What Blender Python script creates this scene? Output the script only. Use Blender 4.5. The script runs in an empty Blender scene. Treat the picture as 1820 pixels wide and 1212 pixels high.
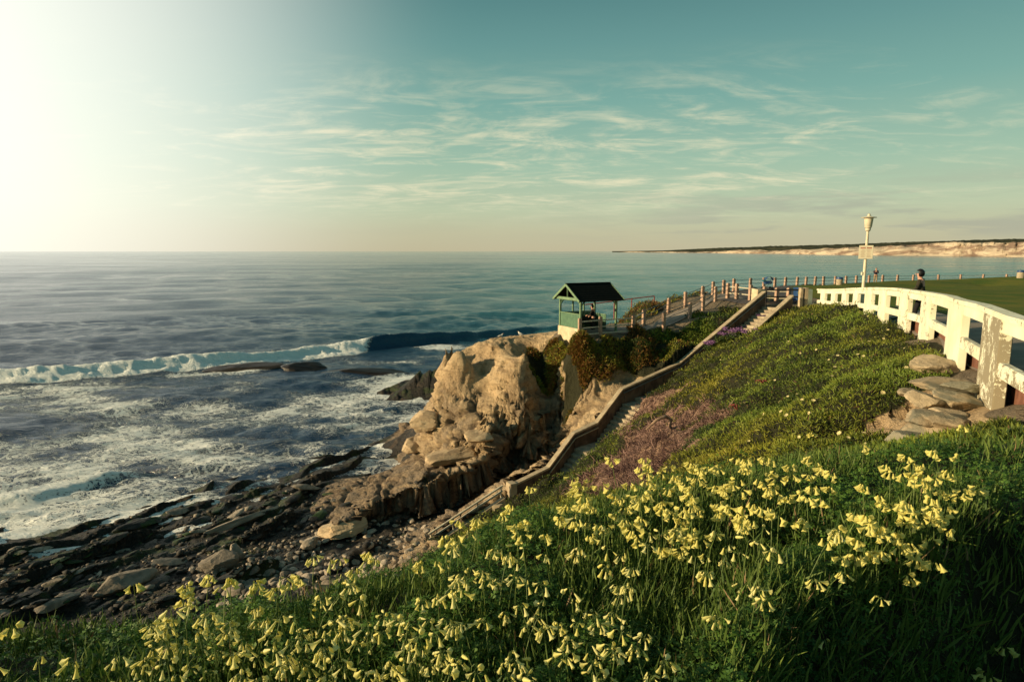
import bpy, bmesh, math, random
import numpy as np
from mathutils import Vector, Matrix
PI = math.pi
C = bpy.context.scene.collection
rng = np.random.default_rng(11)
random.seed(5)

# ------------------------------------------------------------------ camera
EYE = 14.0
FPX = 1095.0
PITCH = math.atan(159 / FPX)
cam_d = bpy.data.cameras.new('camera')
cam_d.sensor_width = 36.0
cam_d.lens = FPX / 1820 * 36.0
cam_d.clip_start = 0.05
cam_d.clip_end = 120000
cam = bpy.data.objects.new('camera', cam_d)
C.objects.link(cam)
cam.location = (0, 0, EYE)
cam.rotation_euler = (PI / 2 - PITCH, 0, 0)
bpy.context.scene.camera = cam
vs = bpy.context.scene.view_settings
vs.view_transform = 'Standard'; vs.look = 'None'; vs.gamma = 1; vs.use_curve_mapping = False
vs.exposure = 0.28
bpy.context.scene.cycles.max_bounces = 5
bpy.context.scene.cycles.diffuse_bounces = 2
bpy.context.scene.cycles.glossy_bounces = 2
bpy.context.scene.cycles.transmission_bounces = 3
bpy.context.scene.cycles.caustics_reflective = False
bpy.context.scene.cycles.caustics_refractive = False

# ------------------------------------------------------------------ sun
SUN_AZ = math.radians(-104)      # from +Y, negative = left of the view
SUN_EL = math.radians(14.5)
sun_dir = Vector((math.sin(SUN_AZ) * math.cos(SUN_EL), math.cos(SUN_AZ) * math.cos(SUN_EL), math.sin(SUN_EL)))
sd = bpy.data.lights.new('sun', 'SUN')
sd.energy = 5.0; sd.angle = math.radians(0.6); sd.color = (1.0, 0.77, 0.44)
sun = bpy.data.objects.new('sun', sd); C.objects.link(sun)
sun.rotation_euler = (-sun_dir).to_track_quat('-Z', 'Y').to_euler()

# ------------------------------------------------------------------ world
class NT:
    def __init__(s, tree):
        s.t = tree; s.n = tree.nodes; s.l = tree.links
    def node(s, typ, **kw):
        n = s.n.new(typ)
        for k, v in kw.items(): setattr(n, k, v)
        return n
    def put(s, sock, v):
        if isinstance(v, bpy.types.NodeSocket): s.l.new(v, sock)
        elif v is not None:
            if hasattr(sock.default_value, '__len__') and not hasattr(v, '__len__'): v = (v,) * len(sock.default_value)
            if hasattr(sock.default_value, '__len__') and len(sock.default_value) == 4 and len(v) == 3: v = (*v, 1)
            sock.default_value = v
    def math(s, op, a, b=None, c=None, clamp=False):
        n = s.node('ShaderNodeMath', operation=op); n.use_clamp = clamp
        s.put(n.inputs[0], a)
        if b is not None: s.put(n.inputs[1], b)
        if c is not None: s.put(n.inputs[2], c)
        return n.outputs[0]
    def vmath(s, op, a, b=None, out=0):
        n = s.node('ShaderNodeVectorMath', operation=op)
        s.put(n.inputs[0], a)
        if b is not None: s.put(n.inputs[1], b)
        return n.outputs[out]
    def mix(s, f, a, b, blend='MIX'):
        n = s.node('ShaderNodeMix', data_type='RGBA', blend_type=blend)
        s.put(n.inputs[0], f); s.put(n.inputs[6], a); s.put(n.inputs[7], b)
        return n.outputs[2]
    def noise(s, vec=None, scale=5, detail=4, rough=0.5, dist=0, lac=2.0, out=0):
        n = s.node('ShaderNodeTexNoise')
        if vec is not None: s.l.new(vec, n.inputs['Vector'])
        s.put(n.inputs['Scale'], scale); n.inputs['Detail'].default_value = detail
        n.inputs['Roughness'].default_value = rough; n.inputs['Distortion'].default_value = dist
        return n.outputs[out]
    def ss(s, v, lo, hi, a=0.0, b=1.0):
        n = s.node('ShaderNodeMapRange', interpolation_type='SMOOTHSTEP')
        s.put(n.inputs[0], v); n.inputs[1].default_value = lo; n.inputs[2].default_value = hi
        n.inputs[3].default_value = a; n.inputs[4].default_value = b
        return n.outputs[0]
    def mapping(s, vec, scale=(1, 1, 1), rot=(0, 0, 0), loc=(0, 0, 0)):
        n = s.node('ShaderNodeMapping'); s.l.new(vec, n.inputs[0])
        n.inputs['Scale'].default_value = scale; n.inputs['Rotation'].default_value = rot; n.inputs['Location'].default_value = loc
        return n.outputs[0]

world = bpy.data.worlds.new('World'); bpy.context.scene.world = world; world.use_nodes = True
t = NT(world.node_tree); t.n.clear()
sky = t.node('ShaderNodeTexSky', sky_type='NISHITA')
sky.sun_disc = False; sky.sun_elevation = SUN_EL; sky.sun_rotation = SUN_AZ
sky.air_density = 1.0; sky.dust_density = 1.6; sky.ozone_density = 1.0; sky.altitude = 20
gen = t.node('ShaderNodeTexCoord').outputs['Generated']
dirn = t.vmath('NORMALIZE', gen)
sep = t.node('ShaderNodeSeparateXYZ'); t.l.new(dirn, sep.inputs[0])
dx, dy, dz = sep.outputs
# film-like teal sky with a cream horizon, and a white glow added at the left, off the sun's direction
up = t.math('MAXIMUM', dz, 0.0)
ramp = t.node('ShaderNodeValToRGB'); t.l.new(up, ramp.inputs[0])
SKY = [(0.0, (0.62, 0.56, 0.37)), (0.03, (0.62, 0.60, 0.40)), (0.065, (0.58, 0.66, 0.45)), (0.13, (0.41, 0.60, 0.45)), (0.22, (0.23, 0.46, 0.40)),
       (0.30, (0.155, 0.35, 0.335)), (0.37, (0.10, 0.255, 0.26)), (1.0, (0.03, 0.08, 0.10))]
while len(ramp.color_ramp.elements) < len(SKY): ramp.color_ramp.elements.new(0.5)
for e, (p_, c_) in zip(ramp.color_ramp.elements, SKY): e.position = p_; e.color = (*c_, 1)
tint = t.mix(1.0, sky.outputs[0], (0.020, 0.026, 0.019, 1), 'MULTIPLY')
base = t.mix(0.80, tint, ramp.outputs[0])
glow_dot = t.vmath('DOT_PRODUCT', dirn, tuple(Vector((math.sin(math.radians(-60)) * math.cos(math.radians(13)), math.cos(math.radians(-60)) * math.cos(math.radians(13)), math.sin(math.radians(13))))), out=1)
glow = t.ss(glow_dot, 0.55, 1.08)
glow = t.math('POWER', glow, 1.5)
# cirrus: a flat cloud deck seen in perspective
inv = t.math('DIVIDE', 1.0, t.math('ADD', up, 0.10))
cmb = t.node('ShaderNodeCombineXYZ'); t.l.new(t.math('MULTIPLY', dx, inv), cmb.inputs[0]); t.l.new(t.math('MULTIPLY', dy, inv), cmb.inputs[1])
cp = t.mapping(cmb.outputs[0], scale=(0.65, 1.15, 1), rot=(0, 0, math.radians(-18)), loc=(3.1, 1.7, 0))
n1 = t.noise(cp, 1.7, 10, 0.62, 1.1)
cp2 = t.mapping(cmb.outputs[0], scale=(0.9, 1.7, 1), rot=(0, 0, math.radians(38)), loc=(7.1, 0.3, 0))
n2 = t.noise(cp2, 2.4, 10, 0.66, 1.6)
# where the streaks lie: a broad band low in the sky, densest a little right of the middle
band = t.math('MULTIPLY', t.ss(up, 0.03, 0.10), t.ss(up, 0.30, 0.16))
ctr = t.vmath('DOT_PRODUCT', dirn, tuple(Vector((0.02, 0.985, 0.17)).normalized()), out=1)
core = t.ss(ctr, 0.86, 0.995)
dens = t.math('ADD', t.math('MULTIPLY', n1, 0.6), t.math('MULTIPLY', n2, 0.4))
dens = t.math('ADD', dens, t.math('MULTIPLY', core, 0.05))
cl = t.math('MULTIPLY', t.ss(dens, 0.485, 0.76), band)
cl = t.math('MULTIPLY', t.math('MULTIPLY', cl, t.ss(ctr, 0.72, 0.98, 0.30, 1.0)), 1.0)
withc = t.mix(cl, base, (0.80, 0.74, 0.50, 1))
# low grey bank on the right horizon
bankn = t.noise(t.mapping(dirn, scale=(3, 3, 26)), 1.6, 5, 0.55)
bank = t.math('MULTIPLY', t.ss(bankn, 0.46, 0.60), t.math('MULTIPLY', t.ss(up, 0.12, 0.05), t.ss(up, 0.008, 0.03)))
bank = t.math('MULTIPLY', bank, t.ss(dx, 0.0, 0.45, 0.05, 0.6))
withc = t.mix(bank, withc, (0.36, 0.37, 0.30, 1))
final = t.mix(glow, withc, (1.25, 1.22, 1.08, 1))
low = t.ss(dz, -0.02, 0.0)
final = t.mix(low, (0.05, 0.08, 0.08, 1), final)
bg = t.node('ShaderNodeBackground'); t.l.new(final, bg.inputs[0]); bg.inputs[1].default_value = 0.88
wo = t.node('ShaderNodeOutputWorld'); t.l.new(bg.outputs[0], wo.inputs[0])

# ------------------------------------------------------------------ picking helpers (pixel of the photograph -> place)
cp_, sp_ = math.cos(PITCH), math.sin(PITCH)
def ray(px, py):
    u = (px - 910) / FPX; v = (606 - py) / FPX
    return np.array([u, cp_ + v * sp_, v * cp_ - sp_])
def P(px, py, z):
    d = ray(px, py); k = (z - EYE) / d[2]
    return np.array([d[0] * k, d[1] * k, z])
def XY(px, Y, z):
    depth = Y * cp_ - (z - EYE) * sp_
    return np.array([(px - 910) / FPX * depth, Y, z])
def sstep(a, b, x):
    t_ = np.clip((x - a) / (b - a), 0, 1); return t_ * t_ * (3 - 2 * t_)

# ------------------------------------------------------------------ numpy noise
def _h(ix, iy, iz, seed):
    n = (ix * 374761393 + iy * 668265263 + iz * 2147483647 + seed * 1274126177) & 0xffffffff
    n = ((n ^ (n >> 13)) * 1274126177) & 0xffffffff
    n = n ^ (n >> 16)
    return (n & 0xffff) / 32767.5 - 1.0
def vnoise(p, seed=0):
    p = np.asarray(p, float)
    f = np.floor(p); i = f.astype(np.int64); q = p - f; q = q * q * (3 - 2 * q)
    x, y, z = i[:, 0], i[:, 1], i[:, 2]; u, v, w = q[:, 0], q[:, 1], q[:, 2]
    r = 0
    for a in (0, 1):
        for b in (0, 1):
            for c in (0, 1):
                r = r + (u if a else 1 - u) * (v if b else 1 - v) * (w if c else 1 - w) * _h(x + a, y + b, z + c, seed)
    return r
def fbm(p, octv=4, gain=0.5, seed=0, ridge=False):
    s = 0; a = 1; tot = 0; p = np.asarray(p, float).copy()
    for o in range(octv):
        n = vnoise(p, seed + o * 17)
        if ridge: n = 1 - 2 * np.abs(n)
        s = s + a * n; tot += a; a *= gain
        p = p * 2.03 + 11.3
    return s / tot
def v3(x, y, z=None):
    return np.stack([x, y, np.zeros_like(x) if z is None else z], 1)

# ------------------------------------------------------------------ mesh helpers
def npmesh(name, V, F, mat=None, attrs=None, smooth=False, parent=None):
    """V (n,3), F (m,k) array of equal faces or list of such arrays -> one mesh object"""
    V = np.asarray(V, np.float32)
    Fs = F if isinstance(F, list) else [F]
    me = bpy.data.meshes.new(name)
    me.vertices.add(len(V)); me.vertices.foreach_set('co', V.ravel())
    loops = np.concatenate([np.asarray(f, np.int32).ravel() for f in Fs])
    counts = np.concatenate([np.full(len(f), f.shape[1], np.int32) for f in Fs])
    starts = np.concatenate([[0], np.cumsum(counts)[:-1]]).astype(np.int32)
    me.loops.add(len(loops)); me.loops.foreach_set('vertex_index', loops)
    me.polygons.add(len(counts)); me.polygons.foreach_set('loop_start', starts)
    me.update(calc_edges=True)
    if smooth: me.polygons.foreach_set('use_smooth', np.ones(len(counts), bool))
    for k, a in (attrs or {}).items():
        a = np.asarray(a, np.float32)
        if a.ndim == 1:
            at = me.attributes.new(k, 'FLOAT', 'POINT'); at.data.foreach_set('value', a)
        else:
            at = me.attributes.new(k, 'FLOAT_COLOR', 'POINT')
            a = np.concatenate([a, np.ones((len(a), 1), np.float32)], 1) if a.shape[1] == 3 else a
            at.data.foreach_set('color', a.ravel())
    if mat is not None: me.materials.append(mat)
    o = bpy.data.objects.new(name, me); C.objects.link(o)
    if parent is not None: o.parent = parent
    return o

class MB:
    """collects boxes, bars, tubes, slabs; build() links them as ONE mesh"""
    def __init__(s): s.v = []; s.f = []
    def add(s, vs_, fs):
        b = len(s.v); s.v += [tuple(map(float, p)) for p in vs_]; s.f += [tuple(b + i for i in f) for f in fs]; return s
    def frame_box(s, o, ex, ey, ez):
        o = np.array(o, float); ex, ey, ez = (np.array(e, float) for e in (ex, ey, ez))
        c = [o, o + ex, o + ex + ey, o + ey]; c += [p + ez for p in c]
        fs = [(0, 3, 2, 1), (4, 5, 6, 7), (0, 1, 5, 4), (1, 2, 6, 5), (2, 3, 7, 6), (3, 0, 4, 7)]
        if np.dot(np.cross(ex, ey), ez) < 0: fs = [f[::-1] for f in fs]
        return s.add(c, fs)
    def box(s, cx, cy, z0, sx, sy, sz, rot=0):
        c_, n_ = math.cos(rot), math.sin(rot)
        ex = np.array([c_, n_, 0]) * sx; ey = np.array([-n_, c_, 0]) * sy
        return s.frame_box(np.array([cx, cy, z0]) - ex / 2 - ey / 2, ex, ey, (0, 0, sz))
    def bar(s, a, b, w, h, upv=(0, 0, 1)):
        a, b = np.array(a, float), np.array(b, float); d = b - a; L = np.linalg.norm(d); d /= L
        side = np.cross(d, upv); side /= np.linalg.norm(side); u = np.cross(side, d)
        return s.frame_box(a - side * w / 2 - u * h / 2, d * L, side * w, u * h)
    def tube(s, pts, r, n=8, cap=True):
        pts = [np.array(p, float) for p in pts]; m = len(pts)
        rs = r if hasattr(r, '__len__') else [r] * m
        b = len(s.v); prev = None
        for i, p in enumerate(pts):
            d = pts[min(i + 1, m - 1)] - pts[max(i - 1, 0)]; d /= max(np.linalg.norm(d), 1e-9)
            if prev is None:
                a = np.array([0, 0, 1.0]) if abs(d[2]) < 0.9 else np.array([1.0, 0, 0])
                x = np.cross(d, a)
            else: x = prev - d * np.dot(prev, d)
            x /= max(np.linalg.norm(x), 1e-9); y = np.cross(d, x); prev = x
            for k in range(n):
                a_ = 2 * PI * k / n; q = p + rs[i] * (math.cos(a_) * x + math.sin(a_) * y)
                s.v.append(tuple(map(float, q)))
        for i in range(m - 1):
            for k in range(n):
                k2 = (k + 1) % n
                s.f.append((b + i * n + k, b + i * n + k2, b + (i + 1) * n + k2, b + (i + 1) * n + k))
        if cap:
            s.f.append(tuple(b + k for k in range(n))[::-1]); s.f.append(tuple(b + (m - 1) * n + k for k in range(n)))
        return s
    def lathe(s, prof, c=(0, 0, 0), n=20):
        return s.tube([(c[0], c[1], c[2] + z) for r_, z in prof], [max(r_, 1e-4) for r_, z in prof], n)
    def build(s, name, mat, parent=None, bevel=0, smooth=False):
        me = bpy.data.meshes.new(name); me.from_pydata(s.v, [], s.f)
        if bevel:
            bm = bmesh.new(); bm.from_mesh(me)
            bmesh.ops.bevel(bm, geom=bm.edges[:], offset=bevel, segments=2, affect='EDGES', clamp_overlap=True)
            bm.to_mesh(me); bm.free()
        me.update()
        if smooth:
            me.polygons.foreach_set('use_smooth', [True] * len(me.polygons))
            try: me.set_sharp_from_angle(angle=math.radians(40))
            except Exception: pass
        if mat: me.materials.append(mat)
        o = bpy.data.objects.new(name, me); C.objects.link(o)
        if parent is not None: o.parent = parent
        return o

def tag(o, label=None, cat=None, group=None, kind=None):
    if label: o['label'] = label
    if cat: o['category'] = cat
    if group: o['group'] = group
    if kind: o['kind'] = kind
    return o
def empty(name, loc=(0, 0, 0), rz=0):
    o = bpy.data.objects.new(name, None); C.objects.link(o); o.location = loc; o.rotation_euler = (0, 0, rz); o.empty_display_size = 0.2
    return o
def copy_tree(o, parent=None):
    c = o.copy(); C.objects.link(c); c.parent = parent
    for ch in list(o.children): copy_tree(ch, c)
    return c
def rebase(root, p):
    """put the thing's origin at p, keeping children where they are"""
    p = Vector(p); root.location = p
    for ch in root.children: ch.location = Vector(ch.location) - p

# ------------------------------------------------------------------ materials
def new_mat(name):
    m = bpy.data.materials.new(name); m.use_nodes = True
    q = NT(m.node_tree); q.n.clear()
    out = q.node('ShaderNodeOutputMaterial'); b = q.node('ShaderNodeBsdfPrincipled'); q.l.new(b.outputs[0], out.inputs[0])
    q.out = out; q.b = b
    q.obj = q.node('ShaderNodeTexCoord').outputs['Object']
    q.pos = q.node('ShaderNodeNewGeometry').outputs['Position']
    return m, q
def attr(q, name, col=False):
    a = q.node('ShaderNodeAttribute', attribute_name=name); return a.outputs['Color' if col else 'Fac']
def bump(q, h, strength=0.5, dist=0.02):
    b = q.node('ShaderNodeBump'); q.put(b.inputs['Height'], h); b.inputs['Strength'].default_value = strength; b.inputs['Distance'].default_value = dist
    q.l.new(b.outputs[0], q.b.inputs['Normal']); return b
def simple(name, col, rough=0.7, var=0.35, scale=6, dark=None, bump_s=0.3, bscale=40, spec=0.4, metallic=0, bdist=0.01):
    m, q = new_mat(name)
    n = q.noise(q.pos, scale, 6, 0.6, 0.3)
    f = q.ss(n, 0.35, 0.68)
    d = dark if dark else tuple(c * (1 - var) for c in col)
    q.put(q.b.inputs['Base Color'], q.mix(f, (*d, 1), (*col, 1)))
    q.b.inputs['Roughness'].default_value = rough; q.b.inputs['Specular IOR Level'].default_value = spec
    q.b.inputs['Metallic'].default_value = metallic
    bump(q, q.noise(q.pos, bscale, 4, 0.6), bump_s, bdist)
    return m

M_post = simple('post_concrete', (0.50, 0.34, 0.25), 0.85, dark=(0.36, 0.23, 0.17), scale=5)
M_rail = simple('rail_paint', (0.62, 0.58, 0.46), 0.6, dark=(0.45, 0.40, 0.30), scale=8)
M_cable = simple('cable_steel', (0.16, 0.20, 0.21), 0.5, metallic=0.4, scale=9)
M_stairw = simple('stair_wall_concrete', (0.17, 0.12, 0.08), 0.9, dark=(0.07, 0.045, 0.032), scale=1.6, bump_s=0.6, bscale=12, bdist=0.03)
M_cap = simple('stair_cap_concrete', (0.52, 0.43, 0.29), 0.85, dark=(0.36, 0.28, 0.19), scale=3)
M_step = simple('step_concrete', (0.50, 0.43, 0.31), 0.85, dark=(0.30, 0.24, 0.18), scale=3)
M_green = simple('green_paint', (0.10, 0.20, 0.12), 0.55, dark=(0.07, 0.15, 0.09), scale=4)
M_greenl = simple('pale_green_trim', (0.20, 0.30, 0.17), 0.55, dark=(0.13, 0.22, 0.12), scale=5)
M_roof = simple('dark_shingle', (0.014, 0.015, 0.013), 0.9, dark=(0.008, 0.009, 0.008), scale=8, bump_s=0.6, bscale=18, spec=0.1)
M_plinth = simple('plinth_render', (0.68, 0.58, 0.40), 0.85, dark=(0.52, 0.41, 0.27), scale=2.5)
M_lamp = simple('lamp_white_paint', (0.72, 0.66, 0.50), 0.5, dark=(0.60, 0.52, 0.38), scale=5)
M_bin = simple('bin_concrete', (0.50, 0.42, 0.30), 0.9, scale=8, bscale=90)
M_blue = simple('blue_plastic', (0.02, 0.07, 0.20), 0.45, scale=6)
M_black = simple('black_rubber', (0.015, 0.015, 0.016), 0.6, scale=6)
M_kerb = simple('red_brown_block', (0.25, 0.11, 0.07), 0.85, dark=(0.15, 0.06, 0.04), scale=6)
M_redrail = simple('red_oxide_pipe', (0.30, 0.05, 0.035), 0.6, scale=7)
M_pave = simple('path_concrete', (0.30, 0.25, 0.20), 0.9, dark=(0.20, 0.165, 0.14), scale=1.1)
M_asph = simple('path_asphalt', (0.10, 0.085, 0.085), 0.9, dark=(0.07, 0.06, 0.06), scale=1.5)
M_skin = simple('skin', (0.55, 0.30, 0.22), 0.6, scale=9, var=0.15)
M_navy = simple('navy_cloth', (0.03, 0.025, 0.05), 0.9, scale=9)
M_khaki = simple('khaki_cloth', (0.38, 0.29, 0.18), 0.9, scale=9)
M_darkc = simple('black_cloth', (0.012, 0.012, 0.014), 0.9, scale=9)
M_camo = simple('mottled_brown_cloth', (0.06, 0.045, 0.02), 0.9, dark=(0.012, 0.014, 0.01), scale=14)
M_hair = simple('black_hair', (0.01, 0.009, 0.012), 0.5, scale=30)
M_greyhair = simple('grey_hair', (0.35, 0.30, 0.26), 0.7, scale=30)
M_white = simple('white_feather', (0.75, 0.72, 0.65), 0.8, scale=30, var=0.1)
M_grey = simple('grey_feather', (0.25, 0.25, 0.26), 0.8, scale=30)
M_beak = simple('orange_beak', (0.5, 0.25, 0.04), 0.5)

# white flaking paint of the pierced wall
m, q = new_mat('flaking_white_paint'); M_ww = m
n_ = q.noise(q.pos, 2.1, 8, 0.68, 0.8); n2_ = q.noise(q.pos, 17, 5, 0.65, 0.4); flk = attr(q, 'flake')
fl = q.math('ADD', q.math('MULTIPLY', n_, 0.6), q.math('MULTIPLY', n2_, 0.4))
fl = q.math('ADD', fl, q.math('MULTIPLY', flk, 0.12))
f = q.ss(fl, 0.575, 0.605)
paint = q.mix(q.ss(q.noise(q.pos, 1.3, 5, 0.6), 0.35, 0.7), (0.76, 0.73, 0.54, 1), (0.86, 0.84, 0.68, 1))
q.put(q.b.inputs['Base Color'], q.mix(f, paint, (0.30, 0.255, 0.17, 1)))
q.b.inputs['Roughness'].default_value = 0.75
bump(q, q.math('SUBTRACT', q.math('MULTIPLY', q.noise(q.pos, 60, 4, 0.6), 0.4), f), 0.6, 0.006)

# ------------------------------------------------------------------ key lines of the place
# white pierced wall: plan polyline with top height
WALL = [(5.3, 4.6, 13.25), (5.75, 5.8, 13.2), (6.05, 6.9, 13.17), (6.62, 8.15, 13.14), (8.05, 10.65, 13.10), (9.05, 12.6, 13.04), (10.2, 14.5, 12.98), (11.6, 17.4, 12.88),
        (12.75, 20.6, 12.80), (14.15, 24.0, 12.62), (15.35, 27.0, 12.44), (16.3, 29.8, 12.25), (17.3, 32.6, 12.05), (18.4, 36.0, 11.83), (19.3, 39.0, 11.66)]
def wall_at(Y):
    a = np.array(WALL); return np.interp(Y, a[:, 1], a[:, 0]), np.interp(Y, a[:, 1], a[:, 2])
def zplateau(Y): return np.interp(Y, [0, 8, 14, 20, 27, 33, 39, 46, 60, 78, 110], [12.25, 12.0, 11.85, 11.68, 11.35, 10.95, 10.55, 10.5, 10.35, 10.1, 10.0])
# stair: cap line of the far wall
SA = [np.array(p) for p in ((16.5, 40.6, 11.42), (9.9, 36.3, 7.45), (5.9, 33.0, 6.6), (4.3, 31.2, 5.22), (3.0, 30.06, 5.0), (1.63, 28.3, 3.85), (-0.12, 26.9, 3.5), (-3.5, 25.3, 1.85))]
SN = np.array([0.6, -0.8, 0.0])
SW = 1.9
def stair_walk(i):  # walking height at line vertex i
    return SA[i][2] - (1.0 if i < 7 else 0.95)
# fences
FAR = [(1143.7, 578.7, 9.0), (1187.6, 556.8, 9.55), (1217.8, 545.8, 10.0), (1248, 534.5, 10.3), (1267, 525, 10.5), (1286, 522, 10.6), (1303.5, 518.5, 10.6), (1333, 516.5, 10.55), (1357, 515, 10.5),
       (1376.6, 514, 10.45), (1395, 513, 10.4), (1416, 512, 10.35), (1432, 511.2, 10.3), (1448, 510.4, 10.3), (1463, 509.8, 10.25), (1484, 509, 10.2), (1503, 508.3, 10.2), (1521, 507.5, 10.2),
       (1543.7, 506.3, 10.15), (1568, 505.5, 10.15), (1594, 505, 10.1), (1622, 504.7, 10.1), (1667, 504.2, 10.1), (1706, 503.8, 10.1), (1746, 503.4, 10.1), (1787.7, 503.1, 10.1), (1832, 503, 10.1), (1880, 503, 10.1)]
NEAR = [(1179.6, 583.8, 9.05), (1225.8, 566, 9.55), (1249.4, 552, 10.0), (1271.5, 536, 10.45), (1293, 531, 10.55), (1309, 532, 10.55), (1333, 535, 10.5)]
GAZF = [(1030.5, 599.3, 8.9), (1066.5, 595.4, 8.9), (1125, 591, 8.9)]
farp = [P(*a) for a in FAR]; nearp = [P(*a) for a in NEAR]; gazp = [P(*a) for a in GAZF]

# ------------------------------------------------------------------ terrain control points: (x, y, z, kind)
# kinds: 0 green mat, 1 orange/green mat, 2 sandstone, 3 dark bedrock, 4 dead brush, 5 foreground, 6 level ground, 7 sea bed
CPs = []
def cpx(px, py, z, k): p = P(px, py, z); CPs.append((p[0], p[1], z, k))
def cpl(x, y, z, k): CPs.append((x, y, z, k))
# foreground mound
def zfg(x, y): return 12.44 + 0.04 * x - 0.01 * y
edge = [(-300, 2.5), (0, 2.35), (200, 2.3), (400, 2.3), (700, 2.7), (935, 3.2), (1100, 3.5), (1250, 3.8), (1500, 4.1), (1650, 4.3), (1820, 4.6), (2100, 4.6)]
for px, D in edge:
    for f_ in (0.3, 0.6, 0.85, 1.0):
        y = D * f_; x = (px - 910) / FPX * y * 1.02
        cpl(x, y, zfg(x, y) - 0.04 * max(0, f_ - 0.85) / 0.15 * (px < 800), 5)
for x in (-3, -1.5, 0, 1.5, 3, 4.5): cpl(x, -0.8, zfg(x, -0.8) - (0.5 if x < -2 else 0), 5); cpl(x, -3, zfg(x, -3) - (0.8 if x < -2 else 0), 5)
for x, y in ((-8, -3), (-6, 2)): cpl(x, y, 9.5, 5)
# falling away behind the mound's edge
for px, rows in {
    -400: [(5, 9.5, 0), (9, 5, 0), (14, 2.2, 3), (20, 1.0, 3), (27, 0.2, 3)],
    0: [(4, 10.6, 5), (7, 7.8, 0), (11, 4.6, 0), (15, 2.2, 3), (18, 1.3, 3)],
    250: [(4, 10.6, 5), (7, 8.0, 0), (11, 5.0, 0), (15, 2.6, 3), (18.5, 1.5, 3)],
    450: [(4, 10.8, 5), (7, 8.6, 0), (11, 5.6, 0), (15, 3.2, 3), (19, 1.7, 3)],
    650: [(4.4, 11.0, 5), (7, 9.0, 0), (11, 6.3, 0), (15, 4.3, 0), (20, 2.2, 3)],
    800: [(4.8, 11.2, 5), (7, 9.6, 0), (11, 7.2, 0), (15, 5.2, 0), (19, 3.8, 0)],
    950: [(5.0, 11.4, 5), (8, 9.8, 0), (12, 8.0, 0), (15.5, 6.8, 0)],
    1100: [(5.2, 11.6, 5), (8, 10.2, 0), (12, 8.6, 0)],
    1250: [(5.6, 11.7, 5), (8.5, 10.3, 0)],
    1450: [(5.8, 11.7, 5), (8.5, 10.8, 0)],
    1600: [(5.6, 11.9, 5), (7, 11.5, 0)],
}.items():
    for Y, z, k in rows: p = XY(px, Y, z); cpl(p[0], p[1], z, k)
# hillside between wall and stair
for a in [(1600, 800, 11.1, 2), (1640, 775, 11.3, 2), (1680, 720, 11.45, 2), (1700, 760, 11.6, 2), (1640, 740, 11.25, 2), (1540, 800, 10.9, 0), (1500, 740, 10.85, 0), (1500, 700, 11.0, 0), (1500, 640, 11.05, 0), (1500, 600, 10.95, 0), (1560, 720, 11.1, 0), (1600, 690, 11.35, 0), (1600, 640, 11.4, 0), (1620, 600, 11.45, 0),
          (1560, 580, 11.35, 0), (1500, 562, 10.85, 0), (1400, 560, 10.35, 0), (1430, 556, 10.45, 0), (1400, 620, 10.0, 0), (1400, 700, 9.95, 0), (1400, 800, 10.1, 0),
          (1300, 606, 9.0, 0), (1300, 660, 8.7, 0), (1300, 740, 8.75, 0), (1300, 820, 9.5, 0), (1350, 580, 9.7, 0),
          (1250, 640, 7.95, 0), (1250, 700, 8.1, 0), (1250, 760, 8.45, 0), (1225, 790, 8.1, 4), (1262, 795, 8.85, 0), (1278, 750, 8.6, 0), (1236, 715, 7.8, 0), (1215, 860, 9.0, 0), (1250, 830, 9.3, 0), (1210, 680, 7.2, 0), (1200, 720, 7.3, 0), (1185, 742, 7.0, 4), (1200, 780, 7.7, 4), (1190, 840, 8.5, 4),
          (1140, 740, 6.1, 4), (1150, 790, 6.6, 4), (1110, 800, 5.7, 4), (1100, 850, 6.7, 4), (1130, 870, 7.4, 4), (1060, 815, 5.0, 0), (1050, 860, 6.0, 0), (1075, 850, 6.1, 4), (1000, 860, 4.5, 0), (1010, 900, 6.2, 0),
          (935, 905, 3.9, 0), (940, 930, 5.6, 0), (870, 925, 3.4, 0), (860, 960, 5.4, 0), (800, 945, 2.7, 0), (790, 975, 4.2, 0), (730, 985, 2.3, 2)]:
    cpx(*a)
# foot of the white wall
for Y in (4, 6, 8, 10.5, 13, 16, 20, 24, 28, 32, 36, 39):
    x, zt = wall_at(Y); zg = {4: 12.0, 6: 11.75, 8: 11.55, 10.5: 11.45, 13: 11.42, 16: 11.5}.get(Y, zplateau(Y) - 0.02)
    cpl(x - 0.45, Y, zg, 0 if Y != 10.5 else 2); cpl(x + 0.35, Y, zplateau(Y), 6)
    for dx_ in (3, 9, 20, 45): cpl(x + dx_, Y, zplateau(Y), 6)
for Y in (-6, -1.5): cpl(7.5, Y, 12.3, 6); cpl(20, Y, 12.3, 6); cpl(45, Y, 12.3, 6)
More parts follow.
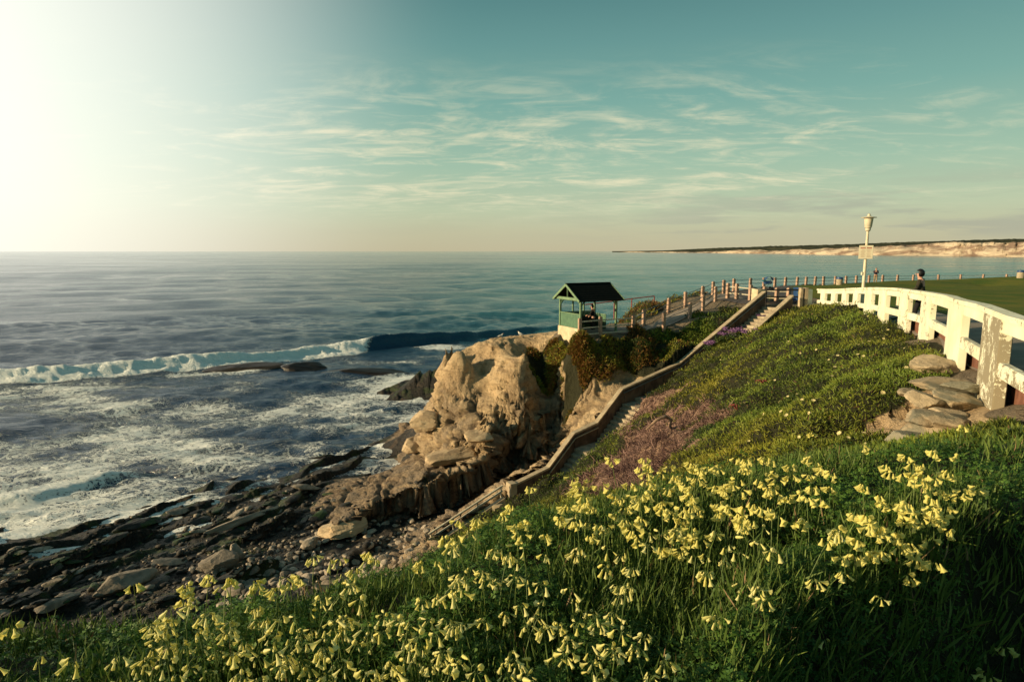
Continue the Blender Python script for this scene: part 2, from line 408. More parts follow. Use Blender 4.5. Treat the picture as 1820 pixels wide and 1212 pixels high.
# far side of the stair and the bluff
for a in [(1345, 537, 10.4, 0), (1300, 572, 9.4, 0), (1255, 603, 8.55, 0), (1205, 640, 7.15, 0), (1160, 655, 6.9, 1), (1110, 680, 6.35, 2), (1085, 705, 5.9, 2), (1065, 725, 5.5, 2), (1050, 745, 5.0, 2),
          (1030, 752, 4.8, 2), (1010, 775, 4.0, 2), (965, 815, 3.55, 2), (905, 850, 3.15, 2), (830, 895, 2.5, 2), (765, 940, 1.75, 2), (705, 978, 1.25, 2),
          (950, 806, 2.6, 3), (900, 835, 1.7, 3), (850, 862, 1.2, 3), (800, 885, 1.0, 3), (760, 905, 0.9, 3), (700, 925, 0.85, 3), (650, 940, 0.85, 3),
          (1000, 790, 2.9, 2), (960, 775, 3.0, 2), (1000, 748, 4.35, 2), (950, 752, 4.2, 2), (905, 775, 3.6, 2), (900, 800, 3.0, 2), (860, 805, 3.0, 2), (880, 832, 1.7, 2), (820, 815, 2.8, 2), (820, 855, 1.3, 2), (760, 840, 2.45, 2), (770, 885, 1.1, 2),
          (705, 875, 1.9, 2), (700, 905, 0.95, 2), (650, 890, 1.5, 2), (640, 915, 0.9, 2), (600, 900, 1.1, 2), (640, 930, 0.8, 3), (580, 925, 0.8, 3),
          (640, 850, 1.1, 2), (690, 830, 1.2, 2), (740, 815, 1.7, 2), (720, 790, 1.0, 2), (760, 790, 2.6, 2), (810, 785, 3.3, 2), (800, 760, 3.7, 2), (745, 760, 3.0, 2), (720, 750, 1.2, 2), (850, 765, 4.1, 2), (880, 755, 4.4, 2),
          (870, 730, 5.1, 2), (860, 700, 5.5, 2), (860, 670, 6.2, 2), (820, 720, 4.9, 2), (810, 690, 5.3, 2), (795, 650, 6.7, 2), (792, 616, 8.0, 2), (803, 611, 8.15, 2), (815, 622, 7.95, 2), (870, 616, 8.05, 2), (796, 632, 7.3, 2), (840, 650, 6.8, 2), (850, 610, 8.05, 2), (890, 640, 7.4, 2), (905, 690, 6.0, 2), (925, 730, 4.9, 2),
          (930, 690, 6.1, 2), (935, 655, 7.1, 2), (935, 625, 8.05, 2), (960, 600, 8.4, 2), (985, 592, 8.6, 2), (900, 604, 8.3, 2),
          (965, 665, 6.3, 1), (975, 700, 5.2, 1), (985, 730, 4.6, 1), (1005, 645, 7.4, 1), (1020, 690, 6.0, 1), (1040, 665, 6.9, 1), (1045, 715, 5.4, 2), (1000, 620, 8.0, 1), (1050, 622, 8.1, 1), (1090, 650, 7.3, 1), (1100, 620, 8.15, 1), (1150, 630, 7.9, 1), (1150, 602, 8.75, 0),
          (990, 604, 8.55, 1), (1040, 601, 8.75, 1), (1200, 600, 8.75, 1), (1180, 586, 9.0, 0), (1250, 572, 9.55, 0), (1300, 548, 10.3, 0), (1240, 556, 9.9, 0),
          (1155, 556, 9.55, 1), (1180, 545, 9.7, 1), (1215, 532, 10.15, 1), (1130, 565, 9.2, 1)]:
    cpx(*a)
for x, y, z in ((3.2, 39.6, 8.85), (5, 37.6, 8.88), (7, 39, 8.88), (5, 41, 8.85), (7.5, 41.5, 8.9), (2.6, 38.5, 8.4)): cpl(x, y, z, 6 if x > 3 else 1)
for p in farp + nearp: cpl(p[0], p[1], p[2], 6)
for p in gazp: cpl(p[0], p[1] - 0.05, p[2], 1); cpl(p[0], p[1] - 0.5, p[2] - 0.25, 1)
for i, p in enumerate(farp):   # brink beyond the far fence
    off = np.array([-0.25, 1.0]) if i > 6 else np.array([-0.6, 0.8])
    d0 = 1.0 if i > 3 else 3.0
    cpl(p[0] + off[0] * (d0 + 0.6), p[1] + off[1] * (d0 + 0.6), p[2] - 0.15, 1)
    cpl(p[0] + off[0] * (d0 + 6), p[1] + off[1] * (d0 + 6), 2.0, 2)
    cpl(p[0] + off[0] * (d0 + 12), p[1] + off[1] * (d0 + 12), -1.5, 7)
for x, y in ((20, 45), (24, 50), (30, 60), (40, 60), (50, 65), (60, 50), (22, 42), (17, 44), (45, 45), (18.6, 41.5), (16.8, 42.0)): cpl(x, y, zplateau(y), 6)
# bluff back and seaward flank
for x, y, z in ((-5.2, 42.5, 5.5), (-2, 44, 6.5), (1.5, 45, 7.2), (5, 46, 6.5), (-6.4, 40.5, 1.2), (-7.6, 41.5, -0.5), (-5, 46, 0), (0, 49, -0.5), (5, 50.5, -0.5), (9, 53, -0.5), (-6.2, 37.8, 0.5), (-7.5, 38.5, -0.4)): cpl(x, y, z, 2 if z > -0.2 else 7)
# brown reef behind the point
for a in [(700, 690, 0.25, 3), (740, 668, 1.7, 3), (775, 655, 2.4, 3), (790, 700, 0.2, 3), (750, 700, 0.3, 3)]: cpx(*a)
cpx(665, 690, -0.5, 7); cpx(700, 650, -0.6, 7); cpx(770, 635, -0.5, 7)
for px, Y in ((700, 48), (750, 50), (640, 50), (780, 72), (680, 78), (820, 62)): p = XY(px, Y, -0.9); cpl(p[0], p[1], -0.9, 7)
# beach and shore
for a in [(0, 1100, 0.95, 3), (0, 1040, 0.7, 3), (150, 1020, 0.7, 3), (300, 1000, 0.85, 3), (300, 1060, 1.2, 3), (430, 950, 0.6, 3), (500, 930, 0.75, 3), (600, 960, 0.95, 3), (600, 1010, 1.2, 3), (450, 1050, 1.3, 3), (650, 990, 1.2, 3), (150, 1100, 1.1, 3),
          (0, 965, 0.1, 3), (150, 945, 0.1, 3), (330, 895, 0.05, 3), (430, 862, 0.05, 3), (520, 838, 0.05, 3), (600, 832, 0.25, 3), (650, 815, 0.1, 3), (530, 880, 0.5, 3), (-300, 1010, 0.0, 3), (-300, 1100, 0.9, 3)]:
    cpx(*a)
for a in [(0, 900, -0.6, 7), (150, 880, -0.6, 7), (330, 830, -0.6, 7), (500, 790, -0.6, 7), (640, 780, -0.5, 7), (690, 780, -0.3, 7), (0, 800, -1.4, 7), (300, 750, -1.4, 7), (600, 730, -1.2, 7), (-300, 940, -0.7, 7), (-500, 800, -1.5, 7)]:
    cpx(*a)
for x, y in ((-60, 40), (-60, 80), (-30, 100), (0, 100), (30, 108), (60, 112), (-90, 0), (-40, 10), (-50, -60), (0, 125)): cpl(x, y, -2.5, 7)
for x, y, z in ((-15, -10, 5), (-20, 5, 1.5), (0, -20, 12), (20, -40, 12.3), (-30, -20, 1), (60, -30, 12.3), (100, 20, 11), (110, 70, 10.2)): cpl(x, y, z, 0 if x < 5 else 6)

CP = np.array(CPs, float)
_n = len(CP)
_D = np.sqrt(((CP[:, None, :2] - CP[None, :, :2]) ** 2).sum(2))
_A = np.zeros((_n + 3, _n + 3)); _A[:_n, :_n] = -_D + np.eye(_n) * 0.02
_A[:_n, _n] = 1; _A[:_n, _n + 1:_n + 3] = CP[:, :2] / 50; _A[_n:, :_n] = _A[:_n, _n:].T
_w = np.linalg.solve(_A, np.concatenate([CP[:, 2], np.zeros(3)]))
def base_z(X, Y):
    out = np.zeros(len(X))
    for s in range(0, len(X), 40000):
        x, y = X[s:s + 40000], Y[s:s + 40000]
        d = np.sqrt((x[:, None] - CP[:, 0]) ** 2 + (y[:, None] - CP[:, 1]) ** 2)
        out[s:s + 40000] = -(d @ _w[:_n]) + _w[_n] + x / 50 * _w[_n + 1] + y / 50 * _w[_n + 2]
    return out
def kinds(X, Y):
    W = np.zeros((len(X), 8)); R = np.sqrt(X ** 2 + Y ** 2)
    nx = fbm(v3(X * 0.9, Y * 0.9), 3, seed=3); ny = fbm(v3(X * 0.9, Y * 0.9), 3, seed=9)
    amp = np.clip(R * 0.035, 0.05, 0.9)
    Xw, Yw = X + nx * amp, Y + ny * amp
    for s in range(0, len(X), 40000):
        x, y = Xw[s:s + 40000], Yw[s:s + 40000]
        d = (x[:, None] - CP[:, 0]) ** 2 + (y[:, None] - CP[:, 1]) ** 2
        w = 1 / (d + 0.01) ** 3.0
        for k in range(8): W[s:s + 40000, k] = w[:, CP[:, 3] == k].sum(1)
    return W / W.sum(1, keepdims=True)

def worley(p, seed=0):
    f = np.floor(p).astype(np.int64); d1 = np.full(len(p), 9.0); d2 = d1.copy(); cid = np.zeros(len(p))
    for a in (-1, 0, 1):
        for b in (-1, 0, 1):
            for c in (-1, 0, 1):
                x, y, z = f[:, 0] + a, f[:, 1] + b, f[:, 2] + c
                q_ = np.stack([x + .5 + .42 * _h(x, y, z, seed), y + .5 + .42 * _h(x, y, z, seed + 1), z + .5 + .42 * _h(x, y, z, seed + 2)], 1)
                d = np.linalg.norm(p - q_, axis=1); m_ = d < d1; d2 = np.where(m_, d1, np.minimum(d2, d)); cid = np.where(m_, _h(x, y, z, seed + 3), cid); d1 = np.where(m_, d, d1)
    return d2 - d1, cid, d1
# ------------------------------------------------------------------ polar terrain grid
ang = np.radians(np.concatenate([np.arange(-180, -46, 3.0), np.arange(-46, 46, 0.115), np.arange(46, 180, 3.0)]))
rr = [0.15]
while rr[-1] < 112:
    r_ = rr[-1]; rr.append(r_ * (1.012 if r_ < 20 else 1.0038 if r_ < 47 else 1.011))
rr = np.array(rr); NA, NR = len(ang), len(rr)
AA, RR = np.meshgrid(ang, rr)      # (NR, NA)
GX, GY = (RR * np.sin(AA)).ravel(), (RR * np.cos(AA)).ravel()
GZ = base_z(GX, GY)
GW = kinds(GX, GY)
def seg_dist(X, Y, a, b):
    ax, ay = a[:2]; bx, by = b[:2]; L2 = (bx - ax) ** 2 + (by - ay) ** 2
    t_ = np.clip(((X - ax) * (bx - ax) + (Y - ay) * (by - ay)) / L2, 0, 1)
    return np.hypot(X - ax - t_ * (bx - ax), Y - ay - t_ * (by - ay)), t_
Rg = np.hypot(GX, GY)
wg, wo_, wsd, wbr, wdead, wfg, wlv, wsb = (GW[:, i].copy() for i in range(8))
soft = 1 - np.clip(wlv * 1.6, 0, 1)
# hollow added in the right foreground so that it lies in shade
hl = [(0.05, 0.3), (0.36, 1.35), (1.02, 2.10), (2.25, 2.92), (4.2, 3.1)]
hy = np.interp(GX, [p[0] for p in hl], [p[1] for p in hl], left=-9)
hol = sstep(0.0, 0.45, hy - GY) * sstep(-2.5, -1.2, GY) * sstep(5.2, 4.0, GX)
GZ -= hol * 0.85
rim = np.exp(-((hy - GY + 0.15) / 0.3) ** 2) * (GX > 0.5) * (GX < 4) * sstep(0.4, 0.9, GX)
GZ += 0.14 * rim
# lumps of the plant mats
pl = np.clip(wg + wo_ + wdead * 0.8, 0, 1)
GZ += pl * soft * (0.42 * fbm(v3(GX / 2.6, GY / 2.6), 3, seed=21) + 0.38 * fbm(v3(GX / 5.5, GY / 5.5), 2, seed=23) + 0.20 * fbm(v3(GX / 0.6, GY / 0.6), 3, seed=25) + 1.0 * wdead * fbm(v3(GX / 1.5, GY / 1.5), 4, 0.6, seed=29) + 0.55 * wo_ * fbm(v3(GX / 1.3, GY / 1.3), 3, seed=28)) * np.clip(Rg / 9, 0.15, 1)
mw = v3(GX, GY) + 0.6 * np.stack([fbm(v3(GX / 1.6, GY / 1.6), 2, seed=k) for k in (181, 182)] + [GX * 0], 1)
gs_ = (wg + wo_) > 0.25; dome = np.zeros(len(GX))
_e1, _c1, d1_ = worley(mw[gs_] / np.array([2.3, 2.3, 1]) , 190); _e2, _c2, d2_ = worley(mw[gs_] / np.array([0.8, 0.8, 1]), 195)
dome[gs_] = 0.95 * (0.62 - d1_) + 0.34 * (0.62 - d2_)
GZ += (wg + wo_) * soft * dome * np.where((GY > 3) & (GY < 41), sstep(0.3, 2.2, np.interp(GY, [w[1] for w in WALL], [w[0] for w in WALL]) - GX), 1) * np.clip((Rg - 4) / 8, 0, 1) * sstep(39, 35, GY - GX * 0.1)
# beds of tilted rock on the shore: long ridges, steep towards the land
sC = GX * 0.86 - GY * 0.5; aC = GX * 0.5 + GY * 0.86
wrp = fbm(v3(GX / 5, GY / 5), 3, seed=31)
u1 = sC / 1.75 + 0.9 * wrp + 0.16 * fbm(v3(GX / 1.2, GY / 1.2), 3, seed=34) + 0.03 * aC; fr = u1 - np.floor(u1); idx = np.floor(u1)
brk = sstep(-0.35, 0.35, fbm(v3(aC / 2.6 + idx * 7.31, idx * 3.3), 2, seed=33))
saw = fr * sstep(1.0, 0.90, fr)
shore = np.clip(wbr + 0.25 * wsb, 0, 1) * sstep(-1.4, -0.2, GZ)
GZ += shore * (0.62 * saw * (0.35 + 0.65 * sstep(-0.4, 0.3, fbm(v3(GX / 2.5 + 9, GY / 2.5), 2, seed=35))) * (0.25 + 0.95 * brk) - 0.17 + 0.10 * fbm(v3(GX / 0.8, GY / 0.8), 3, seed=36) + 0.05 * fbm(v3(GX / 0.2, GY / 0.2), 2, seed=38))
# undercut edge of the rock arm: a lip of rock above a dark hollow
AE = [(3.4, 35.3, 4.5, 2.6), (2.4, 34.8, 4.4, 2.0), (0.2, 33.6, 3.8, 1.4), (-2.5, 31.9, 3.0, 1.0), (-5.4, 29.7, 2.1, 0.8), (-8.0, 28.0, 1.3, 0.6)]
ae_s = np.full(len(GX), 99.0); ae_c = np.zeros(len(GX)); ae_f = np.zeros(len(GX)); ae_n = np.zeros((len(GX), 2)); bd = np.full(len(GX), 99.0)
wob = 2.3 * fbm(v3(GX / 2.6, GY / 2.6), 4, seed=61)
for (x0, y0, c0, f0), (x1, y1, c1, f1) in zip(AE[:-1], AE[1:]):
    d, t_ = seg_dist(GX, GY, (x0, y0), (x1, y1)); dx_, dy_ = x1 - x0, y1 - y0; L_ = math.hypot(dx_, dy_); nx_, ny_ = -dy_ / L_, dx_ / L_
    sg_ = (GX - x0) * nx_ + (GY - y0) * ny_; m_ = d < bd
    bd = np.where(m_, d, bd); ae_s = np.where(m_, sg_ + wob, ae_s); ae_c = np.where(m_, c0 + (c1 - c0) * t_, ae_c); ae_f = np.where(m_, f0 + (f1 - f0) * t_, ae_f); ae_n[m_] = (nx_, ny_)
ends_ = sstep(3.5, 2.7, GX) * sstep(-9.4, -8.0, GX) * (bd < 6)
crest_ = ends_ * sstep(-1.8, -0.3, ae_s) * (ae_s <= 0.0)
GZ = np.where(crest_ > 0, GZ + (np.maximum(GZ, ae_c) - GZ) * crest_, GZ)
drop_ = ends_ * np.clip(ae_s / 1.15, 0, 1) * sstep(3.6, 2.2, ae_s)
GZ = np.where(drop_ > 0, GZ + (np.minimum(GZ, ae_f + 0.12 * fbm(v3(GX / 0.7, GY / 0.7), 3, seed=63)) - GZ) * drop_, GZ)
edge_ = np.where(ends_ > 0, np.where(ae_s > 0, 0, 0), 0)
UND = ends_ * np.where(ae_s > 0, np.minimum(ae_s * (1.0 + 0.55 * sstep(-0.3, 0.5, fbm(v3(GX / 1.7, GY / 1.7), 2, seed=64))), 1.6) * sstep(3.4, 1.3, ae_s), 0)
face_ = ends_ * sstep(-1.2, -0.5, ae_s) * sstep(1.9, 1.3, ae_s)
wsd = np.maximum(wsd, face_); wbr = wbr * (1 - face_)
GW[:, 2] = wsd; GW[:, 0] *= 1 - face_; GW[:, 1] *= 1 - face_
# stair trench
stair_k = np.zeros(len(GX))
for i in range(7):
    a, b = SA[i] + SN * SW / 2, SA[i + 1] + SN * SW / 2
    d, t_ = seg_dist(GX, GY, a, b)
    zs = stair_walk(i) + (stair_walk(i + 1) - stair_walk(i)) * t_ - 0.45
    inn = d < SW / 2 + 0.12
    GZ = np.where(inn, np.minimum(GZ, zs), GZ); stair_k = np.maximum(stair_k, inn)
# normals, then 3-D displacement of the bare rock
def grid_normals(V):
    V = V.reshape(NR, NA, 3); du = np.gradient(V, axis=1); dv = np.gradient(V, axis=0)
    n = np.cross(du, dv).reshape(-1, 3); n *= np.sign(n[:, 2:3] + 1e-9); return n / (np.linalg.norm(n, axis=1, keepdims=True) + 1e-9)
GV = np.stack([GX - ae_n[:, 0] * UND, GY - ae_n[:, 1] * UND, GZ], 1)
N = grid_normals(GV)
Pn = GV.copy()
big = fbm(Pn / 1.9, 4, 0.5, seed=41, ridge=True); med = fbm(Pn * np.array([1, 1, 1.6]) / 0.75, 4, 0.55, seed=45); sml = fbm(Pn / 0.22, 3, 0.5, seed=48)
bed = Pn[:, 2] * 2.1 + GX * 0.42 + 0.8 * fbm(Pn / 3.0, 3, seed=52)
lay = (bed - np.floor(bed)) * sstep(1.0, 0.88, bed - np.floor(bed))
steep = sstep(0.93, 0.6, N[:, 2])
pit = sstep(0.22, 0.45, fbm(Pn / 0.55, 3, 0.5, seed=57)) * sstep(-0.1, 0.3, fbm(Pn / 1.8, 2, seed=58))
knob = fbm(Pn / np.array([0.9, 0.9, 1.3]), 4, 0.55, seed=46)
blk = np.zeros(len(GX)); crk = np.zeros(len(GX)); sel = wsd > 0.15
wp = Pn[sel] + 0.55 * np.stack([fbm(Pn[sel] / 1.3, 3, seed=66 + k) for k in range(3)], 1)
e_a, c_a, _d = worley(wp / np.array([2.3, 2.3, 1.15]), 300); e_b, c_b, _d = worley(wp / np.array([0.85, 0.85, 0.45]), 310)
lowk = sstep(6.6, 4.6, Pn[sel][:, 2]) * 0.75 + 0.25          # the lower rock is the more broken
blk[sel] = (0.38 * c_a + 0.11 * c_b) * lowk; crk[sel] = (0.42 * sstep(0.16, 0.0, e_a) + 0.14 * sstep(0.16, 0.0, e_b)) * lowk
disp = wsd * (0.75 * fbm(Pn / 2.1, 3, 0.5, seed=42) * steep + (0.22 * knob * (0.35 + 0.65 * steep) + 0.14 * med) * (1 - 0.6 * sstep(4.9, 5.8, Pn[:, 2]) * sstep(-1.5, 0.2, GX)) + 0.08 * sml + blk * (0.4 + 0.6 * steep) - crk + 0.34 * (lay - 0.5) * (0.35 + 0.65 * steep) * sstep(-0.3, 0.2, fbm(Pn / 3.2, 2, seed=59)) - 0.26 * pit)
disp += wbr * (0.05 * sml)
disp *= soft * (1 - stair_k)
GV = GV + N * np.stack([np.ones(len(N)), np.ones(len(N)), 0.45 + 0 * N[:, 2]], 1) * disp[:, None]
lim = (N[:, 2] < 0.99)
N = grid_normals(GV)
GZ2 = GV[:, 2].reshape(NR, NA)
_lr = np.log(rr)
def lookup(X, Y, arrs):
    X = np.asarray(X, float); Y = np.asarray(Y, float)
    a = np.arctan2(X, Y); r = np.hypot(X, Y)
    ia = np.interp(a, ang, np.arange(NA)); ir = np.interp(r, rr, np.arange(NR))
    i0 = np.clip(ia.astype(int), 0, NA - 2); j0 = np.clip(ir.astype(int), 0, NR - 2); fa, fr_ = ia - i0, ir - j0
    out = []
    for A in arrs:
        A = A.reshape(NR, NA, -1)
        v = (A[j0, i0] * ((1 - fa) * (1 - fr_))[:, None] + A[j0, i0 + 1] * (fa * (1 - fr_))[:, None] + A[j0 + 1, i0] * ((1 - fa) * fr_)[:, None] + A[j0 + 1, i0 + 1] * (fa * fr_)[:, None])
        out.append(v if v.shape[1] > 1 else v[:, 0])
    return out
def tz(x, y): return float(lookup([x], [y], [GZ2])[0][0])
def hit(px, py):
    """where the ray through a pixel of the photograph meets the ground"""
    d = ray(px, py); ts = np.exp(np.linspace(math.log(0.6), math.log(130), 1600))
    X, Y, Z = d[0] * ts, d[1] * ts, EYE + d[2] * ts
    below = Z < lookup(X, Y, [GZ2])[0]
    i = int(np.argmax(below)) if below.any() else len(ts) - 1
    return np.array([X[i], Y[i], Z[i]])

# terrain faces (close the ring)
i_, j_ = np.meshgrid(np.arange(NA), np.arange(NR - 1)); i2 = (i_ + 1) % NA
F = np.stack([j_ * NA + i_, j_ * NA + i2, (j_ + 1) * NA + i2, (j_ + 1) * NA + i_], 2).reshape(-1, 4)[:, ::-1]
m, q = new_mat('ground_rock_and_soil'); M_ter = m
w_s, w_b, w_d, w_l, w_o = (attr(q, k) for k in ('w_sand', 'w_bed', 'w_dead', 'w_level', 'w_orange'))
na = q.noise(q.pos, 0.55, 6, 0.6, 0.6); nb = q.noise(q.pos, 4.5, 7, 0.65, 0.4); nc = q.noise(q.pos, 22, 4, 0.6)
sandc = q.mix(q.ss(na, 0.36, 0.64), (0.62, 0.46, 0.28, 1), (0.47, 0.335, 0.20, 1))
sandc = q.mix(q.ss(nb, 0.50, 0.68, 0, 0.6), sandc, (0.22, 0.15, 0.095, 1))
lines = q.noise(q.mapping(q.pos, scale=(0.35, 0.35, 5.5), rot=(0, math.radians(-12), 0)), 1.0, 6, 0.62, 0.3)
sandc = q.mix(q.ss(lines, 0.52, 0.66, 0, 0.55), sandc, (0.26, 0.17, 0.10, 1))
lowz = q.node('ShaderNodeSeparateXYZ'); q.l.new(q.pos, lowz.inputs[0])
low_dark = q.ss(lowz.outputs[2], 3.4, 1.2)  # sandstone darker towards its foot
sandc = q.mix(q.math('MULTIPLY', low_dark, q.ss(nb, 0.30, 0.60, 0.35, 0.95)), sandc, (0.16, 0.115, 0.085, 1))
sandc = q.mix(q.ss(attr(q, 'crack'), 0.12, 0.45, 0, 0.75), sandc, (0.10, 0.07, 0.05, 1))
sandc = q.mix(q.math('MULTIPLY', q.ss(lowz.outputs[2], 7.0, 4.2), q.ss(na, 0.42, 0.60, 0.1, 0.75)), sandc, (0.23, 0.185, 0.14, 1))
bedc = q.mix(q.ss(nb, 0.40, 0.66), (0.020, 0.018, 0.016, 1), (0.058, 0.048, 0.038, 1))
bedc = q.mix(q.math('MULTIPLY', q.ss(na, 0.52, 0.60), q.ss(nc, 0.42, 0.58, 0.2, 0.9)), bedc, (0.055, 0.085, 0.022, 1))
bedc = q.mix(q.ss(q.noise(q.pos, 0.9, 5, 0.6), 0.58, 0.66, 0, 0.5), bedc, (0.14, 0.10, 0.072, 1))
soil = q.mix(nb, (0.022, 0.022, 0.012, 1), (0.045, 0.045, 0.02, 1))
dead = q.mix(q.ss(nb, 0.38, 0.62), (0.12, 0.065, 0.05, 1), (0.42, 0.27, 0.19, 1))
lev = q.mix(nb, (0.16, 0.13, 0.09, 1), (0.26, 0.20, 0.14, 1))
c = q.mix(q.ss(w_l, 0.4, 0.6), soil, lev)
c = q.mix(q.ss(w_d, 0.35, 0.6), c, dead)
c = q.mix(q.ss(w_b, 0.35, 0.6), c, bedc)
c = q.mix(q.ss(w_s, 0.38, 0.55), c, sandc)
q.put(q.b.inputs['Base Color'], c)
q.put(q.b.inputs['Roughness'], q.mix(q.ss(w_b, 0.35, 0.6), (0.92,) * 3, (0.62,) * 3))
q.b.inputs['Specular IOR Level'].default_value = 0.25
hb = q.math('ADD', q.math('MULTIPLY', nb, 0.8), q.math('MULTIPLY', nc, 0.25)); hb = q.math('ADD', hb, q.math('MULTIPLY', lines, 0.6))
bump(q, hb, 1.0, 0.26)
terrain = npmesh('terrain', GV, F, M_ter, dict(crack=crk, w_sand=wsd, w_bed=np.clip(wbr + wsb, 0, 1), w_dead=wdead, w_level=wlv, w_orange=wo_), smooth=True)
tag(terrain, kind='structure')

# ------------------------------------------------------------------ sea
sa = np.radians(np.concatenate([np.arange(-180, -50, 5.0), np.arange(-50, 50, 0.16), np.arange(50, 180, 5.0)]))
sr = [14.0]
while sr[-1] < 90000:
    r_ = sr[-1]; sr.append(r_ * (1.0052 if r_ < 150 else 1.012 if r_ < 900 else 1.09))
sr = np.array(sr); nA, nR = len(sa), len(sr)
A_, R_ = np.meshgrid(sa, sr); SX, SY = (R_ * np.sin(A_)).ravel(), (R_ * np.cos(A_)).ravel(); SR = R_.ravel()
gap = np.concatenate([np.diff(sr), [9000]])[np.repeat(np.arange(nR), nA)]
SZ = np.zeros(len(SX))
wr = np.random.default_rng(4)
depth = lookup(SX, SY, [GZ2])[0]; far_ = SR > 108; depth = np.where(far_, -2.5, depth)
near_land = sstep(-1.6, -0.2, depth)
swell = 1 - 0.6 * near_land
for lam, amp, n_ in ((34, .16, 5), (17, .06, 6), (8, .034, 8), (4, .034, 9), (2.1, .020, 10), (1.15, .012, 8)):
    for _ in range(n_):
        l = lam * wr.uniform(0.75, 1.3); th = math.radians(-60 + wr.normal(0, 28)); kx, ky = math.cos(th) * 2 * PI / l, math.sin(th) * 2 * PI / l
        w_ = sstep(l * 0.30, l * 0.16, gap)
        ph = kx * SX + ky * SY + wr.uniform(0, 6.3)
        SZ += amp * w_ * (np.sin(ph) + 0.25 * np.sin(2 * ph + 0.6)) * (swell if lam > 5 else 0.8 + 0.4 * near_land)
BR = np.array([(-110, 46), (-75, 58), (-54, 66), (-38, 76), (-21, 88.5), (-10, 99), (4, 110), (22, 122), (45, 132)], float)
yc = np.interp(SX, BR[:, 0], BR[:, 1]) + 1.2 * fbm(v3(SX / 9, SX * 0), 2, seed=71)
sl = np.gradient(BR[:, 1], BR[:, 0]); slx = np.interp(SX, BR[:, 0], sl); cs = 1 / np.sqrt(1 + slx ** 2)
dB = (SY - yc) * cs
broken = sstep(-19.5, -22.5, SX)
Hb = np.interp(SX, [-110, -60, -40, -24, -19, -12, 0, 14, 40], [0.7, 1.0, 1.25, 1.55, 1.9, 1.6, 0.85, 0.35, 0.1])
prof = np.where(dB < 0, sstep(-1.7, 0.0, dB) ** 1.4, np.exp(-(np.maximum(dB, 0) / 5.0) ** 1.4))
foamn = fbm(v3(SX / 1.1, SY / 1.1), 4, 0.6, seed=75); foamn2 = fbm(v3(SX / 0.45, SY / 0.45), 3, 0.6, seed=78)
fb = broken * sstep(-3.4, -2.0, dB) * sstep(2.6, 0.2, dB)
SZ += Hb * prof * (1 - 0.25 * broken) + fb * (0.30 * foamn + 0.16 * foamn2 + 0.25 * sstep(-3.0, -2.0, dB)) * sstep(0.9, 0.4, gap)
for off, am in ((26, 0.55), (62, 0.6), (120, 0.6)):
    d2 = (SY + 0.0 * SX - (np.interp(SX, BR[:, 0], BR[:, 1]) + off * 1.3 + 5 * fbm(v3(SX / 40, SX * 0 + off), 2, seed=80))) * cs
    SZ += am * np.exp(-(d2 / 5.5) ** 2) * sstep(3.5, 1.5, gap)
# second small bore close to the shore on the left
y2 = np.interp(SX, [-60, -40, -27, -20, -12], [18, 26, 34, 42, 52]); d3 = (SY - y2) * 0.75
b2 = sstep(-22, -26, SX) * sstep(-50, -36, SX)
SZ += 0.38 * b2 * np.where(d3 < 0, sstep(-0.9, 0, d3), np.exp(-(np.maximum(d3, 0) / 1.6) ** 2)) + 0.12 * b2 * foamn * np.exp(-(d3 / 1.4) ** 2)
# foam amount
big_ = fbm(v3(SX / 11 + 3, SY / 6 + 1), 4, 0.55, seed=83); mid_ = fbm(v3(SX / 4, SY / 2.4), 3, 0.55, seed=86)
inshore = sstep(1.0, -6.0, dB)
foam = fb * 1.2
foam = np.maximum(foam, 0.46 * np.exp(-np.maximum(dB, 0) / 11) * (dB > 0) * sstep(-8, -24, SX) + 0.0)
foam = np.maximum(foam, inshore * np.clip(0.26 + 0.22 * sstep(70, 40, SR) + 0.55 * big_ + 0.30 * mid_, 0, 0.80) * sstep(-10, -4, 90 - SR))
shal = sstep(-1.2, -0.05, depth)
foam = np.maximum(foam, shal * np.clip(0.50 + 0.55 * big_ + 0.3 * mid_, 0, 0.85) * sstep(110, 95, SR))
foam = np.maximum(foam, b2 * np.exp(-(d3 / 1.1) ** 2) * 0.78)
foam = np.maximum(foam, sstep(-0.30, -0.10, depth) * sstep(0.30, -0.05, depth) * np.clip(0.55 + 0.5 * mid_, 0, 1))
i_, j_ = np.meshgrid(np.arange(nA), np.arange(nR - 1)); i2 = (i_ + 1) % nA
SF = np.stack([j_ * nA + i_, (j_ + 1) * nA + i_, (j_ + 1) * nA + i2, j_ * nA + i2], 2).reshape(-1, 4)[:, ::-1]
turq = sstep(-60, 60, SX) * sstep(70, 140, SR) * sstep(3500, 900, SR)
m, q = new_mat('sea_water'); M_sea = m
fa = attr(q, 'foam'); tq = attr(q, 'turq')
p1 = q.mapping(q.pos, scale=(0.8, 1.15, 1), rot=(0, 0, math.radians(-30)))
fn = q.noise(p1, 0.85, 8, 0.66, 1.1); fn2 = q.noise(p1, 3.6, 6, 0.65, 0.8)
rid = q.math('SUBTRACT', 1.0, q.math('MULTIPLY', q.math('ABSOLUTE', q.math('SUBTRACT', fn, 0.5)), 10.0))
rid2 = q.math('SUBTRACT', 1.0, q.math('MULTIPLY', q.math('ABSOLUTE', q.math('SUBTRACT', fn2, 0.5)), 8.0))
lace = q.math('MAXIMUM', rid, q.math('SUBTRACT', rid2, 0.12)); lace = q.math('ADD', q.math('MULTIPLY', q.math('MAXIMUM', lace, -0.2), 0.65), q.math('MULTIPLY', fn2, 0.35))
thr = q.math('SUBTRACT', q.math('ADD', fa, q.math('MULTIPLY', lace, 0.9)), 0.90)
ff = q.ss(thr, 0.0, 0.15)
